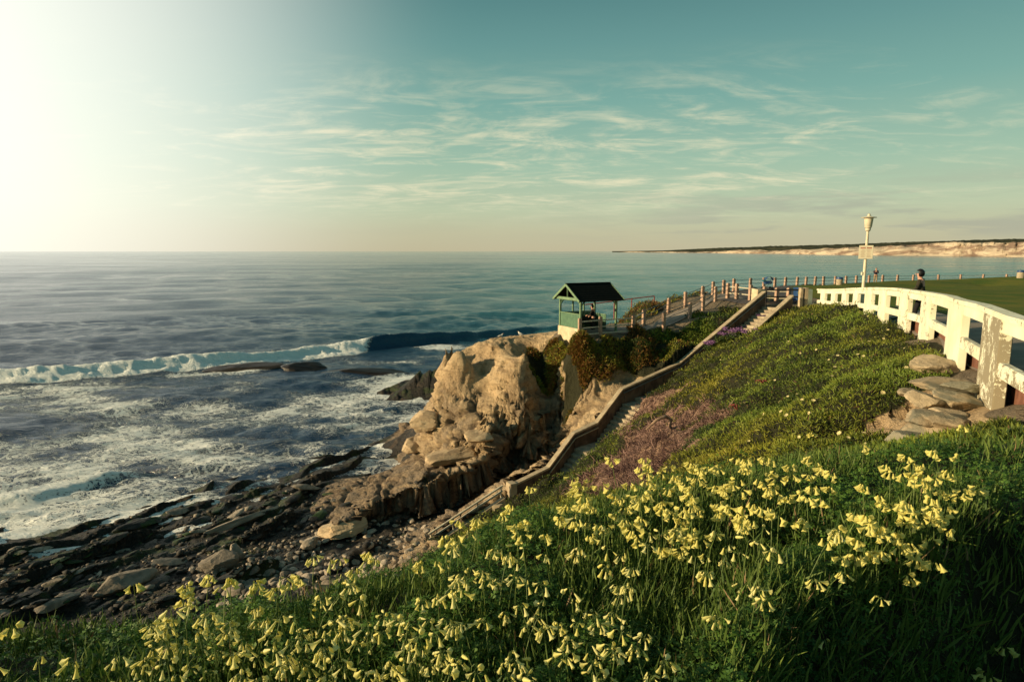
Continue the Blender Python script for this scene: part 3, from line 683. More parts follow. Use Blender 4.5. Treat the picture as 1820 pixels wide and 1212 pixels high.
patch = q.noise(q.mapping(q.pos, scale=(0.0035, 0.02, 1), rot=(0, 0, math.radians(6))), 1.0, 5, 0.6, 0.5)
water = q.mix(tq, (0.012, 0.046, 0.105, 1), (0.030, 0.185, 0.200, 1))
water = q.mix(q.math('MULTIPLY', q.ss(patch, 0.45, 0.65), tq), water, (0.05, 0.20, 0.18, 1))
q.put(q.b.inputs['Base Color'], q.mix(ff, water, (0.90, 0.92, 0.90, 1)))
q.put(q.b.inputs['Roughness'], q.mix(ff, q.mix(q.ss(patch, 0.40, 0.62), (0.06,) * 3, (0.16,) * 3), (0.85,) * 3))
q.b.inputs['IOR'].default_value = 1.333
q.b.inputs['Specular IOR Level'].default_value = 0.5
# ripples: three sizes so that near and far water both glitter
r1 = q.noise(q.mapping(q.pos, scale=(0.8, 1.9, 1), rot=(0, 0, math.radians(-22))), 0.9, 7, 0.68, 0.6)
r2 = q.noise(q.mapping(q.pos, scale=(1, 2.2, 1), rot=(0, 0, math.radians(-30))), 0.16, 6, 0.62, 0.3)
r3 = q.noise(q.mapping(q.pos, scale=(0.35, 1.6, 1), rot=(0, 0, math.radians(-12))), 0.035, 7, 0.65, 0.2)
h = q.math('ADD', q.math('MULTIPLY', r1, 0.34), q.math('MULTIPLY', r2, 0.34)); h = q.math('ADD', h, q.math('MULTIPLY', r3, 0.7)); h = q.math('ADD', h, q.math('MULTIPLY', ff, 0.12))
bump(q, h, 1.0, 1.0)
sea = npmesh('sea', np.stack([SX, SY, SZ], 1), SF, M_sea, dict(foam=foam, turq=turq), smooth=True)
tag(sea, kind='structure')

# ------------------------------------------------------------------ far coast
KX = [900, 960, 1100, 1180, 1260, 1300, 1430, 1500, 1600, 1700, 1820, 2000, 2400]
KD = [26000, 19000, 9500, 7000, 5200, 4400, 2900, 2400, 2050, 1800, 1560, 1300, 1000]
KT = [447.0, 446.9, 446.6, 445.4, 441.6, 439.8, 436.6, 434.8, 431.0, 427.6, 425.0, 424, 423]
KC = [447.0, 447.0, 446.9, 447.0, 447.6, 447.6, 443.5, 440.6, 435.6, 432.4, 430.0, 429, 428]
cx_ = np.arange(1088, 2400, 2.0); nc_ = len(cx_)
V = []; cw = []
Dk = np.interp(cx_, KX, KD); Tk = np.interp(cx_, KX, KT); Ck = np.interp(cx_, KX, KC)
nz1 = fbm(v3(cx_ / 60, cx_ * 0), 4, seed=91); nz2 = fbm(v3(cx_ / 9, cx_ * 0), 3, seed=93)
Tk = Tk - (np.abs(nz2) * 1.3 + 1.1 * nz1) * np.clip((cx_ - 1150) / 200, 0, 1); Ck = Ck + nz1 * 4.5 - nz2 * 1.2 * np.clip((cx_ - 1250) / 200, 0, 1)
Ck = np.maximum(Ck, Tk + 0.15)
def elev_z(py, D): v = (606 - py) / FPX; return EYE + D * (v * cp_ - sp_) / (cp_ + v * sp_)
rows = [(-0.02, 0, 0), (0.0, 0.0, 0), (0.004, 0.22, 0), (0.010, 0.45, 0), (0.018, 0.70, 0), (0.026, 0.88, 0), (0.032, 1.0, 0), (0.06, 1.10, 1), (0.12, 1.35, 1), (0.22, 1.75, 1), (0.32, 2.0, 1), (0.5, 2.0, 1)]
ux = (cx_ - 910) / FPX
for back, lv, g in rows:
    gul = fbm(np.stack([cx_ / 14 + lv * 1.5, lv * 2.2 + cx_ * 0, cx_ * 0], 1), 4, 0.6, seed=95)
    gul2 = fbm(np.stack([cx_ / 45, lv * 1.0 + cx_ * 0, cx_ * 0], 1), 3, 0.6, seed=97)
    D_ = Dk * (1 + back + (0.020 * gul + 0.035 * gul2) * (0.3 + lv) * (0 < lv) * (lv <= 1.2))
    zc = elev_z(Ck, Dk * 1.032); zt = elev_z(Tk, Dk * 1.32)
    z = zc * lv if lv <= 1 else zc + (zt - zc) * (lv - 1)
    z = np.maximum(z * (1 + 0.10 * gul * (0.2 < lv < 1)), -1) if lv > 0 else (np.full(nc_, -3.0) if back < 0 else np.full(nc_, 0.2))
    V.append(np.stack([ux * D_ * 0.99, D_, z], 1)); cw.append(np.full(nc_, float(g)) + 0.35 * gul * (0.7 < lv < 1.2))
V = np.concatenate(V); i_, j_ = np.meshgrid(np.arange(nc_ - 1), np.arange(len(rows) - 1))
CF = np.stack([j_ * nc_ + i_, j_ * nc_ + i_ + 1, (j_ + 1) * nc_ + i_ + 1, (j_ + 1) * nc_ + i_], 2).reshape(-1, 4)
m, q = new_mat('coast_cliff_and_scrub')
g_ = attr(q, 'green'); n_ = q.noise(q.mapping(q.pos, scale=(0.02, 0.006, 0.05)), 1, 7, 0.68, 0.6)
sc = q.mix(q.ss(n_, 0.40, 0.60), (0.24, 0.17, 0.13, 1), (0.58, 0.48, 0.36, 1))
gr = q.mix(q.ss(n_, 0.38, 0.66), (0.035, 0.045, 0.035, 1), (0.10, 0.095, 0.06, 1))
gf = q.ss(q.math('ADD', g_, q.math('MULTIPLY', q.math('SUBTRACT', n_, 0.5), 1.8)), 0.45, 0.55)
q.put(q.b.inputs['Base Color'], q.mix(gf, sc, gr)); q.b.inputs['Roughness'].default_value = 1.0; q.b.inputs['Specular IOR Level'].default_value = 0.0
bump(q, n_, 1.0, 8.0)
coast = npmesh('coast_hills', V, CF, m, dict(green=np.concatenate(cw)), smooth=True); tag(coast, kind='structure')

# ------------------------------------------------------------------ paths and lawn (sheets over the level ground)
def strip(name, Lp, Rp, mat, nseg=60, ncol=10, dz_=0.02, thick=0.0):
    Lp, Rp = np.array(Lp, float), np.array(Rp, float)
    def res(p):
        s = np.concatenate([[0], np.cumsum(np.hypot(*np.diff(p, axis=0).T))]); t_ = np.linspace(0, s[-1], nseg); return np.stack([np.interp(t_, s, p[:, 0]), np.interp(t_, s, p[:, 1])], 1)
    L, R = res(Lp), res(Rp); f_ = np.linspace(0, 1, ncol)[None, :, None]
    G = L[:, None] * (1 - f_) + R[:, None] * f_
    X, Y = G[..., 0].ravel(), G[..., 1].ravel(); Z = lookup(X, Y, [GZ2])[0] + dz_
    i_, j_ = np.meshgrid(np.arange(ncol - 1), np.arange(nseg - 1))
    Fq = np.stack([j_ * ncol + i_, j_ * ncol + i_ + 1, (j_ + 1) * ncol + i_ + 1, (j_ + 1) * ncol + i_], 2).reshape(-1, 4)
    o = npmesh(name, np.stack([X, Y, Z], 1), Fq, mat, smooth=True); tag(o, kind='structure'); return o
def off(p, dx_, dy_): return (p[0] + dx_, p[1] + dy_)
strip('path', [off(p, 0.35, -0.5) for p in farp[:6]], [off(gazp[2], 0.0, 0.25)] + [off(p, -0.15, 0.3) for p in nearp], M_pave, 80, 12, 0.05)
strip('gazebo_deck', [(3.6, 37.3), (5.2, 41.0)], [(7.6, 38.75), (8.9, 41.6)], M_pave, 20, 14, 0.045)
strip('plaza', [off(p, 0.2, -0.5) for p in farp[5:20]], [(15.0, 44.6), (15.9, 42.4), (17.0, 41.9), (19.2, 41.2), (20.4, 42.5), (21.8, 46), (24, 54), (27, 62), (33, 69.5)], M_asph, 90, 24, 0.045)
wl_ = [wall_at(y) for y in (3, 6, 9, 12, 16, 20, 25, 30, 35, 39, 41)]; wy_ = (3, 6, 9, 12, 16, 20, 25, 30, 35, 39, 41)
strip('pavement', [(w[0] + 0.25, y) for w, y in zip(wl_, wy_)], [(w[0] + 2.9, y) for w, y in zip(wl_, wy_)], M_pave, 120, 8, 0.04)
m, q = new_mat('mown_grass'); M_lawn = m
n_ = q.noise(q.pos, 0.35, 6, 0.6, 0.3); n2_ = q.noise(q.pos, 5, 5, 0.7)
q.put(q.b.inputs['Base Color'], q.mix(q.ss(n_, 0.35, 0.65), q.mix(n2_, (0.055, 0.095, 0.018, 1), (0.10, 0.145, 0.026, 1)), q.mix(n2_, (0.11, 0.12, 0.022, 1), (0.18, 0.17, 0.035, 1))))
q.b.inputs['Roughness'].default_value = 0.95; q.b.inputs['Specular IOR Level'].default_value = 0.1
bump(q, q.noise(q.pos, 14, 4, 0.7), 1.0, 0.05)
lawn = strip('lawn', [(wall_at(y)[0] + 2.95, y) for y in (3, 8, 14, 20, 27, 34, 39, 43, 48)] + [(25, 56), (28, 62.5), (33.8, 69.0), (40, 71.2)], [(60, 3), (62, 30), (70, 60), (75, 71.5)], M_lawn, 200, 120, 0.045)
strip('clifftop_footpath', [(34, 70.3), (42, 72.2), (60, 72.9), (75, 72.8)], [(34.5, 71.6), (42, 74), (60, 74.6), (75, 74.5)], M_pave, 60, 5, 0.05)

# ------------------------------------------------------------------ white pierced wall
OPEN = [(1451.5, 1459), (1470, 1478), (1488.5, 1497), (1508.5, 1517), (1529.5, 1538), (1555, 1563.5), (1582, 1600.5), (1622, 1639), (1664, 1687.5), (1723, 1750), (1797, 1852), (1925, 2030)]
def y_at_px(px):
    ys = np.linspace(4.6, 39, 4000); xs, zs = wall_at(ys)
    dep = ys * cp_ - (zs - EYE) * sp_; return float(np.interp((1820 + 600) - px, (1820 + 600) - (910 + FPX * xs / dep), ys))
spans = []
for a, b in OPEN: spans.append((y_at_px(b), y_at_px(a - 125.0 / y_at_px(a))))     # near Y, far Y of each opening
spans.sort()
wall_t = 0.16
ww = empty('pierced_wall'); tag(ww, 'long curving white wall with two rows of square openings and flaking paint beside the lawn', 'wall')
def wall_piece(y0, y1, d_top0, d_top1, th, name, inset=0.0, bottom=None, n=1, flake=0.0):
    """a run of wall between two plan positions, from top-d_top0 down to top-d_top1 (or to the ground)"""
    ys = np.linspace(y0, y1, n + 1); V = []; 
    for y in ys:
        x, zt = wall_at(y); x2, _ = wall_at(y + 0.05); tx, ty = x2 - x, 0.05; L = math.hypot(tx, ty); nx, ny = ty / L, -tx / L
        zb = zt - d_top1 if bottom is None else bottom(x, y)
        for k in (0, 1):
            o_ = inset if k == 0 else th - inset
            for z in (zb, zt - d_top0): V.append((x + nx * o_, y + ny * o_, z))
    Fq = []
    for i in range(n):
        a = i * 4; b = a + 4
        Fq += [(a, b, b + 1, a + 1), (a + 2, a + 3, b + 3, b + 2), (a + 1, b + 1, b + 3, a + 3), (a, a + 2, b + 2, b)]
    Fq += [(0, 1, 3, 2), (n * 4, n * 4 + 2, n * 4 + 3, n * 4 + 1)]
    me = bpy.data.meshes.new(name); me.from_pydata(V, [], Fq)
    bm = bmesh.new(); bm.from_mesh(me); bmesh.ops.recalc_face_normals(bm, faces=bm.faces)
    if th < 0.3: bmesh.ops.bevel(bm, geom=[e for e in bm.edges if e.calc_face_angle(0) > 0.8], offset=0.012, segments=2, affect='EDGES', clamp_overlap=True)
    bm.to_mesh(me); bm.free()
    me.materials.append(M_ww)
    at = me.attributes.new('flake', 'FLOAT', 'POINT'); at.data.foreach_set('value', [flake] * len(me.vertices))
    o = bpy.data.objects.new(name, me); C.objects.link(o); o.parent = ww; return o
foot = lambda x, y: min(tz(x - 0.1, y), tz(x + 0.2, y), zplateau(y)) - 0.35
ends = [3.6] + [v for s in spans for v in s] + [39.0]
for i in range(0, len(ends), 2):
    y0, y1 = ends[i], ends[i + 1]
    if y1 - y0 < 0.05: continue
    ym = (y0 + y1) / 2
    wall_piece(y0 - 0.01, y1 + 0.01, 0.085, 0, 0.15, 'pillar', bottom=foot, n=2, flake=1.0 if 8.3 < ym < 10.4 else (-0.3 if 10.5 < ym < 14 else (0.25 if ym < 22 else 0)))
for y0, y1 in spans:
    wall_piece(y0 + 0.01, y1 - 0.01, 0.085, 0.27, 0.15, 'beam', inset=0.015)
    wall_piece(y0 + 0.01, y1 - 0.01, 0.69, 0.90, 0.15, 'rail', inset=0.015, flake=0.5 if 6 < y0 < 10 else 0.1)
wall_piece(3.55, 39.05, 0.0, 0.085, 0.19, 'coping', inset=-0.02, n=60, flake=0.2)
# end pillar of two pale posts where the wall meets the stair head
pe = empty('gate_pillar'); tag(pe, 'pale fluted pillar standing at the far end of the white wall by the stair head', 'pillar')
x, z = wall_at(39.0)
b = XY(1427.5, 39.4, 11.0)
for k, w in ((-0.17, 0.16), (0.13, 0.2)):
    mb = MB(); mb.box(b[0] + k, 39.4, 10.1, w, 0.34, 1.55); mb.box(b[0] + k, 39.4, 11.655, w + 0.03, 0.38, 0.05); mb.build('post', M_cap, pe, bevel=0.015)
mb = MB(); mb.box(b[0] + 0.42, 39.5, 10.1, 0.3, 0.25, 1.5); mb.build('buttress', M_ww, pe, bevel=0.01)
# reddish kerb behind the wall
kb = empty('kerb'); tag(kb, 'red brown block kerb running along the foot of the white wall on its path side', 'kerb')
for y0, y1 in zip(np.arange(4, 20, 1.6), np.arange(5.6, 21.6, 1.6)):
    a = wall_at(y0 + 0.03); b = wall_at(y1 - 0.03); za, zb = zplateau(y0), zplateau(y1)
    mb = MB(); mb.bar((a[0] + 0.37, y0 + 0.03, za + 0.02), (b[0] + 0.37, y1 - 0.03, zb + 0.02), 0.14, 0.5); mb.build('kerb_block', M_kerb, kb, bevel=0.01)

# ------------------------------------------------------------------ staircase
st = empty('staircase'); tag(st, 'weathered concrete staircase with side walls dropping from the clifftop path to the beach', 'staircase')
def quad_wall(name, pts, th, depthf, mat, side=SN, z_off=0.0):
    """vertical slab under a polyline; pts are its top line"""
    for i in range(len(pts) - 1):
        a, b = np.array(pts[i]), np.array(pts[i + 1]); s_ = side / np.linalg.norm(side) * th
        d0, d1 = depthf(i), depthf(i + 1)
        V = [a + [0, 0, z_off], b + [0, 0, z_off], b + [0, 0, z_off] - [0, 0, d1], a + [0, 0, z_off] - [0, 0, d0]]; V = V + [v + s_ for v in V]
        mb = MB(); mb.add(V, [(0, 1, 2, 3), (7, 6, 5, 4), (0, 4, 5, 1), (1, 5, 6, 2), (2, 6, 7, 3), (3, 7, 4, 0)])
        o = mb.build(name, mat, st)
        bm = bmesh.new(); bm.from_mesh(o.data); bmesh.ops.recalc_face_normals(bm, faces=bm.faces); bm.to_mesh(o.data); bm.free()
wl_pts = [SA[i] for i in range(7)]
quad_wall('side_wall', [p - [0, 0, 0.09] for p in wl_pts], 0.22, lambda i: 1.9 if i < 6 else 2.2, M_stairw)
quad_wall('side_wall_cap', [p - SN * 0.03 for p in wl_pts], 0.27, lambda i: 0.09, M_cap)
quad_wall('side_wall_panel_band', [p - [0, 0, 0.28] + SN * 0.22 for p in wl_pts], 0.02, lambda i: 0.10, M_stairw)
# pilasters of the far wall
for i in range(6):
    a, b = SA[i], SA[i + 1]; L = np.linalg.norm(b - a); n_ = max(1, int(L / 1.7))
    for k in range(1, n_ + 1):
        p = a + (b - a) * (k / n_ - 0.04) + SN * 0.235
        mb = MB(); mb.box(p[0], p[1], p[2] - 1.5, 0.16, 0.05, 1.10, math.atan2(b[1] - a[1], b[0] - a[0])); mb.build('pilaster', M_stairw, st)
nw = [p + SN * SW - [0, 0, 0.35 if 0 < i < 7 else 0.15] for i, p in enumerate(SA[:7])]
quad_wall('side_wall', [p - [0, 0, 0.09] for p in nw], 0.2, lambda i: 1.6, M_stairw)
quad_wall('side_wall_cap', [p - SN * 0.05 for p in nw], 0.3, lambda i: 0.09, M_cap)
# head block (cream end face) and foot box
mb = MB(); mb.box(16.35, 40.95, 9.9, 0.75, 0.5, 1.62, 0.55); mb.build('head_block', M_plinth, st, bevel=0.02)
g = SA[6]
mb = MB(); mb.box(g[0] + 0.10, g[1] - 0.05, g[2] - 1.9, 0.35, 0.45, 2.0, 0.5); mb.build('pillar', M_cap, st, bevel=0.02)
gb = P(892, 897, 2.75); mb = MB(); mb.box(gb[0] + 0.45, gb[1] - 0.2, 1.9, 1.7, 0.5, 0.95, -0.12); mb.build('landing_block', M_plinth, st, bevel=0.03)
# steps
for i in range(7):
    a, b = SA[i].copy(), SA[i + 1].copy(); za, zb = stair_walk(i), stair_walk(i + 1)
    hor = np.hypot(*(b - a)[:2]); nst = max(1, round((za - zb) / 0.17)); dirv = (b - a); dirv[2] = 0; dirv /= np.linalg.norm(dirv)
    for k in range(nst):
        p0 = a + (b - a) * (k / nst); p1 = a + (b - a) * ((k + 1) / nst); z = za + (zb - za) * (k / nst)
        s0 = p0 + SN * 0.22; ex = (p1 - p0); ex[2] = 0
        mb = MB(); mb.frame_box((s0[0], s0[1], z - 0.34), ex * 1.02 + 0, SN * (SW - 0.24), (0, 0, 0.34)); mb.build('step', M_step, st, bevel=0.01)
# pipe handrails
mb = MB(); off_ = SN * 0.30
mb.tube([p + off_ - [0, 0, 0.22] for p in SA[:3]], 0.028, 8); mb.build('handrail', M_cable, st, smooth=True)
mb = MB(); mb.tube([p + off_ - [0, 0, 0.25] for p in (SA[3], SA[4], SA[5])], 0.03, 8); mb.build('handrail', M_cap, st, smooth=True)
hr0, hr1 = P(893, 863, 3.55), P(762, 949, 2.05)
for dz_ in (0, -0.24):
    mb = MB(); mb.tube([hr0 + [0, 0, dz_], hr1 + [0, 0, dz_]], 0.05, 10); mb.build('handrail', M_rail, st, smooth=True)
for f_ in (0.02, 0.35, 0.68, 0.97):
    p = hr0 * (1 - f_) + hr1 * f_; mb = MB(); mb.tube([p, p - [0, 0, 0.8]], 0.035, 8); mb.build('handrail_post', M_rail, st, smooth=True)
dr = (hr1 - hr0); mb = MB(); c0 = hr0 - [0, 0, 0.55] + SN * 0.15; c1 = hr1 - [0, 0, 0.55] + SN * 0.15
mb.bar(c0, c1, 0.24, 0.14); mb.build('kerb', M_cap, st, bevel=0.01)
mb = MB(); mb.bar(c0 - [0, 0, 0.45] + SN * 0.03, c1 - [0, 0, 0.45] + SN * 0.03, 0.2, 0.76); mb.build('kerb_wall', M_stairw, st, bevel=0.01)
# timber gate rails across the stair head
gt = empty('stair_head_rails'); tag(gt, 'two dark pipe rails closing the head of the concrete stair', 'railing')
for z, w in ((11.5, .05), (11.05, .05), (10.75, .05)):
    mb = MB(); mb.tube([(16.8, 40.7, z - 0.02), (19.0, 40.4, z)], w / 2 + 0.02, 8); mb.build('rail', M_black, gt, smooth=True)
mb = MB(); mb.tube([(16.8, 40.7, 10.3), (16.8, 40.7, 11.56)], 0.04, 8); mb.build('post', M_black, gt, smooth=True)
mb = MB(); mb.tube([(19.0, 40.4, 10.3), (19.0, 40.4, 11.56)], 0.04, 8); mb.build('post', M_black, gt, smooth=True)

# ------------------------------------------------------------------ fences
def post_mesh(w=0.2, h=1.12):
    mb = MB(); mb.box(0, 0, -0.3, w, w * 0.9, h + 0.3); mb.box(0, 0, h, w * 0.8, w * 0.72, 0.03)
    o = mb.build('post', M_post, None, bevel=0.02); return o
def fence(name, pts, label, cat, w=0.2, h=1.12, levels=(0.3, 0.65, 0.98), cable=True, skip=(), grp=None, rot=0.35, tops=None):
    root = empty(name, pts[0]); tag(root, label, cat, grp); p0 = np.array(pts[0]); first = None
    for i, p in enumerate(pts):
        q_ = np.array(p, float) - p0
        if first is None: first = post_mesh(w, h); o = first
        else: o = first.copy(); C.objects.link(o)
        o.parent = root; o.location = q_; o.rotation_euler = (random.uniform(-.02, .02), random.uniform(-.02, .02), rot + random.uniform(-0.12, 0.12))
    for i in range(len(pts) - 1):
        if i in skip: continue
        a, b = np.array(pts[i]) - p0, np.array(pts[i + 1]) - p0
        for lv in levels:
            mb = MB()
            if cable:
                mid = (a + b) / 2 + [0, 0, lv - 0.03]; mb.tube([a + [0, 0, lv], mid, b + [0, 0, lv]], 0.022, 6); mb.build('cable', M_cable, root, smooth=True)
            else: mb.bar(a + [0, 0, lv], b + [0, 0, lv], 0.07, 0.07); mb.build('rail', M_rail, root, bevel=0.01)
    return root
fence('post_and_cable_fence', farp, 'long row of square concrete posts with three cables along the cliff edge around the lawn', 'fence', 0.22, 1.08)
fence('post_and_cable_fence', nearp[:5], 'short run of concrete posts and cables landward of the path up from the pavilion', 'fence', 0.20, 1.05)
fence('post_and_rail_fence', nearp[4:] + [XY(1358, 42.6, 10.45), XY(1379.5, 42.2, 10.4), XY(1400, 42.0, 10.4)], 'short brown posts with pale rails beside the head of the stair', 'fence', 0.24, 1.12, (0.42, 0.88), cable=False)
fence('post_and_rail_fence', gazp + [farp[0]], 'three pale horizontal rails on concrete posts in front of the green pavilion', 'fence', 0.20, 1.12, (0.12, 0.52, 0.92), cable=False)
# red pipe rail beyond the pavilion
rr_ = [XY(1040, 52, 9.55), XY(1092, 52, 9.85), XY(1123, 52, 10.05), XY(1163, 52.3, 10.25)]
root = empty('pipe_railing', rr_[0]); tag(root, 'thin rusty red pipe railing on the ledge beyond the pavilion', 'railing')
mb = MB(); mb.tube([p - rr_[0] for p in rr_], 0.04, 8); mb.build('rail', M_redrail, root, smooth=True)
for p in rr_[1:]:
    mb = MB(); mb.tube([p - rr_[0], p - rr_[0] - [0, 0, 1.6]], 0.05, 8); mb.build('post', M_redrail, root, smooth=True)

# ------------------------------------------------------------------ pavilion
e1 = np.array([0.886, 0.463, 0.0]); e2 = np.array([-0.463, 0.886, 0.0]); ez = np.array([0, 0, 1.0])
G0 = np.array([4.16, 37.2, 0.0]); GL, GWd = 2.66, 2.32
gz = empty('pavilion', (G0[0], G0[1], 8.9)); tag(gz, 'open green timber pavilion with a dark gabled roof on the edge of the bluff', 'pavilion')
O_ = np.array([G0[0], G0[1], 8.9])
def gp(a, b, z): return e1 * a + e2 * b + ez * (z - 8.9)
def gbar(mb, p, q_, w, h): mb.bar(p, q_, w, h)
rot_g = math.atan2(e1[1], e1[0])
for a in (0, GL):
    for b in (0, GWd):
        mb = MB(); c_ = gp(a, b, 8.5); mb.box(c_[0], c_[1], c_[2], 0.12, 0.12, 2.62, rot_g); mb.build('corner_post', M_greenl, gz, bevel=0.01)
for a in (GL * 0.36, GL * 0.68):
    mb = MB(); c_ = gp(a, GWd, 9.0); mb.box(c_[0], c_[1], c_[2], 0.09, 0.09, 2.1, rot_g); mb.build('post', M_greenl, gz, bevel=0.01)
for (a0, b0, a1, b1) in ((0, 0, GL, 0), (0, GWd, GL, GWd), (0, 0, 0, GWd), (GL, 0, GL, GWd)):
    mb = MB(); mb.bar(gp(a0, b0, 11.06), gp(a1, b1, 11.06), 0.1, 0.16); mb.build('eave_beam', M_greenl if a0 == a1 == 0 else M_green, gz, bevel=0.01)
# curved braces
def brace(a, b, da, db):
    pts = [gp(a + da * t_, b + db * t_, 10.62 + 0.36 * math.sin(t_ * PI / 2)) for t_ in np.linspace(0.12, 1, 6)]
    mb = MB(); mb.tube(pts, 0.035, 6); mb.build('brace', M_green, gz)
for a, s in ((0, 1), (GL, -1)):
    for b in (0, GWd): brace(a, b, 0.34 * s, 0)
for b, s in ((0, 1), (GWd, -1)):
    for a in (0, GL): brace(a, b, 0, 0.34 * s)
# roof
ov, ovl = 0.34, 0.32; zr = 12.02; ze = 11.06; half = GWd / 2 + ov
for s in (-1, 1):
    b_e = GWd / 2 + s * half
    p = [gp(-ovl, GWd / 2, zr), gp(GL + ovl, GWd / 2, zr), gp(GL + ovl, b_e, ze), gp(-ovl, b_e, ze)]
    V = p + [v - ez * 0.07 for v in p]
    mb = MB(); mb.add(V, [(0, 1, 2, 3), (7, 6, 5, 4), (0, 4, 5, 1), (1, 5, 6, 2), (2, 6, 7, 3), (3, 7, 4, 0)]); o = mb.build('roof_slope', M_roof, gz)
    bm = bmesh.new(); bm.from_mesh(o.data); bmesh.ops.recalc_face_normals(bm, faces=bm.faces); bm.to_mesh(o.data); bm.free()
    for k in range(1, 8):   # courses of shingles
        f_ = k / 8; mb = MB(); pa = p[0] + (p[3] - p[0]) * f_; pb = p[1] + (p[2] - p[1]) * f_; mb.bar(pa + ez * 0.012, pb + ez * 0.012, 0.02, 0.02); mb.build('shingle_course', M_roof, gz)
    for a in (-ovl - 0.03, GL + ovl + 0.03):
        mb = MB(); mb.bar(gp(a, GWd / 2 - s * 0.0, zr - 0.05), gp(a, b_e, ze - 0.04), 0.05, 0.14); mb.build('bargeboard', M_greenl, gz, bevel=0.005)
mb = MB(); mb.bar(gp(-ovl - .02, GWd / 2, zr + 0.02), gp(GL + ovl + .02, GWd / 2, zr + 0.02), 0.12, 0.05); mb.build('ridge_cap', M_roof, gz)
for a in (-0.02, GL + 0.02):
    mb = MB(); mb.bar(gp(a - 0.2 * (a < 0), -0.1, 11.12), gp(a - 0.2 * (a < 0), GWd + 0.1, 11.12), 0.06, 0.17); mb.build('tie_beam', M_greenl, gz, bevel=0.008)
    mb = MB(); mb.bar(gp(a - 0.2 * (a < 0), GWd / 2, 11.2), gp(a - 0.2 * (a < 0), GWd / 2, 11.9), 0.07, 0.07, upv=(1, 0, 0)); mb.build('king_post', M_greenl, gz)
# boarded panels on the sea side, left end and half of the right end
def panel(a0, b0, a1, b1, z0, z1, name='boarded_panel'):
    L = math.hypot(a1 - a0, b1 - b0); n_ = max(2, int(L / 0.16)); mb = MB()
    for k in range(n_):
        f0, f1 = k / n_, (k + 0.93) / n_
        mb.bar(gp(a0 + (a1 - a0) * f0, b0 + (b1 - b0) * f0, (z0 + z1) / 2), gp(a0 + (a1 - a0) * f1, b0 + (b1 - b0) * f1, (z0 + z1) / 2), 0.03, z1 - z0)
    mb.bar(gp(a0, b0, (z0 + z1) / 2), gp(a1, b1, (z0 + z1) / 2), 0.015, z1 - z0 - 0.02)
    return mb.build(name, M_green, gz)
panel(0, 0.07, 0, GWd - 0.07, 9.32, 10.16); panel(0.07, GWd, GL - 0.07, GWd, 9.0, 10.12); panel(GL, GWd * 0.45, GL, GWd - 0.07, 9.0, 9.95)
for (a0, b0, a1, b1, z_) in ((0, 0, 0, GWd, 10.2), (0, GWd, GL, GWd, 10.16), (GL, GWd * 0.45, GL, GWd, 9.99)):
    mb = MB(); mb.bar(gp(a0, b0, z_), gp(a1, b1, z_), 0.09, 0.05); mb.build('panel_rail', M_greenl, gz, bevel=0.006)
mb = MB(); c_ = gp(0.02, GWd / 2, 8.0); mb.box(c_[0], c_[1], c_[2], 0.24, GWd + 0.24, 1.32, rot_g); mb.build('plinth_wall', M_plinth, gz, bevel=0.02)
mb = MB(); c_ = gp(GL / 2 + 0.14, GWd / 2, 8.3); mb.box(c_[0], c_[1], c_[2], GL - 0.02, GWd + 0.2, 0.64, rot_g); mb.build('floor_slab', M_pave, gz)
bn = empty('bench'); tag(bn, 'bench along the sea side inside the pavilion, coloured black for the shade there', 'bench')
bn.location = O_
mb = MB(); mb.bar(gp(0.3, GWd - 0.32, 9.40), gp(GL - 0.2, GWd - 0.32, 9.40), 0.40, 0.05); mb.build('seat', M_black, bn, bevel=0.008)  # bench parts take black to stand for the shade under the roof
mb = MB(); mb.bar(gp(0.3, GWd - 0.1, 9.68), gp(GL - 0.2, GWd - 0.1, 9.68), 0.04, 0.30); mb.build('backrest', M_black, bn, bevel=0.008)
for a in (0.45, GL / 2, GL - 0.35):
    mb = MB(); c_ = gp(a, GWd - 0.32, 8.94); mb.box(c_[0], c_[1], c_[2], 0.07, 0.34, 0.43, rot_g); mb.build('leg', M_black, bn)

# ------------------------------------------------------------------ lamp, notice, bins, bollard, cart
lp = XY(1531, 31.0, tz(XY(1531, 31, 11)[0], 31.0)); lz = zplateau(31)
lb = np.array([lp[0], 31.0, lz])
lamp = empty('street_lamp', lb); tag(lamp, 'tall white lamp post with a flat round hat leaning slightly beside the white wall', 'street lamp')
lean = np.array([0.0, 0, 0]); H_ = 3.9
mb = MB(); mb.lathe([(0.14, -0.2), (0.14, 0.12), (0.085, 0.18), (0.075, 2.2), (0.062, H_)], n=14); mb.build('pole', M_lamp, lamp, smooth=True)
mb = MB(); mb.lathe([(0.075, H_), (0.12, H_ + 0.04), (0.125, H_ + 0.16), (0.165, H_ + 0.19), (0.15, H_ + 0.22), (0.165, H_ + 0.24), (0.205, H_ + 0.62), (0.19, H_ + 0.64)], n=20); mb.build('lantern', M_lamp, lamp, smooth=True)
mb = MB(); mb.lathe([(0.20, H_ + 0.645), (0.34, H_ + 0.655), (0.35, H_ + 0.68), (0.12, H_ + 0.72), (0.07, H_ + 0.76), (0.06, H_ + 0.84), (0.0, H_ + 0.86)], n=24); mb.build('hat', M_lamp, lamp, smooth=True)
mb = MB(); mb.box(-0.11, 0, 1.75, 0.08, 0.1, 0.14); mb.build('socket_box', M_lamp, lamp)
sg = empty('notice_board', lb + np.array([-0.07, -0.10, 2.55]), -0.45); tag(sg, 'square pale notice with a red heading strapped to the lamp post', 'sign')
mb = MB(); mb.box(-0.0, 0, 0, 0.62, 0.02, 0.66); mb.build('panel', simple('notice_enamel', (0.66, 0.60, 0.45), 0.5, var=0.08), sg, bevel=0.006)
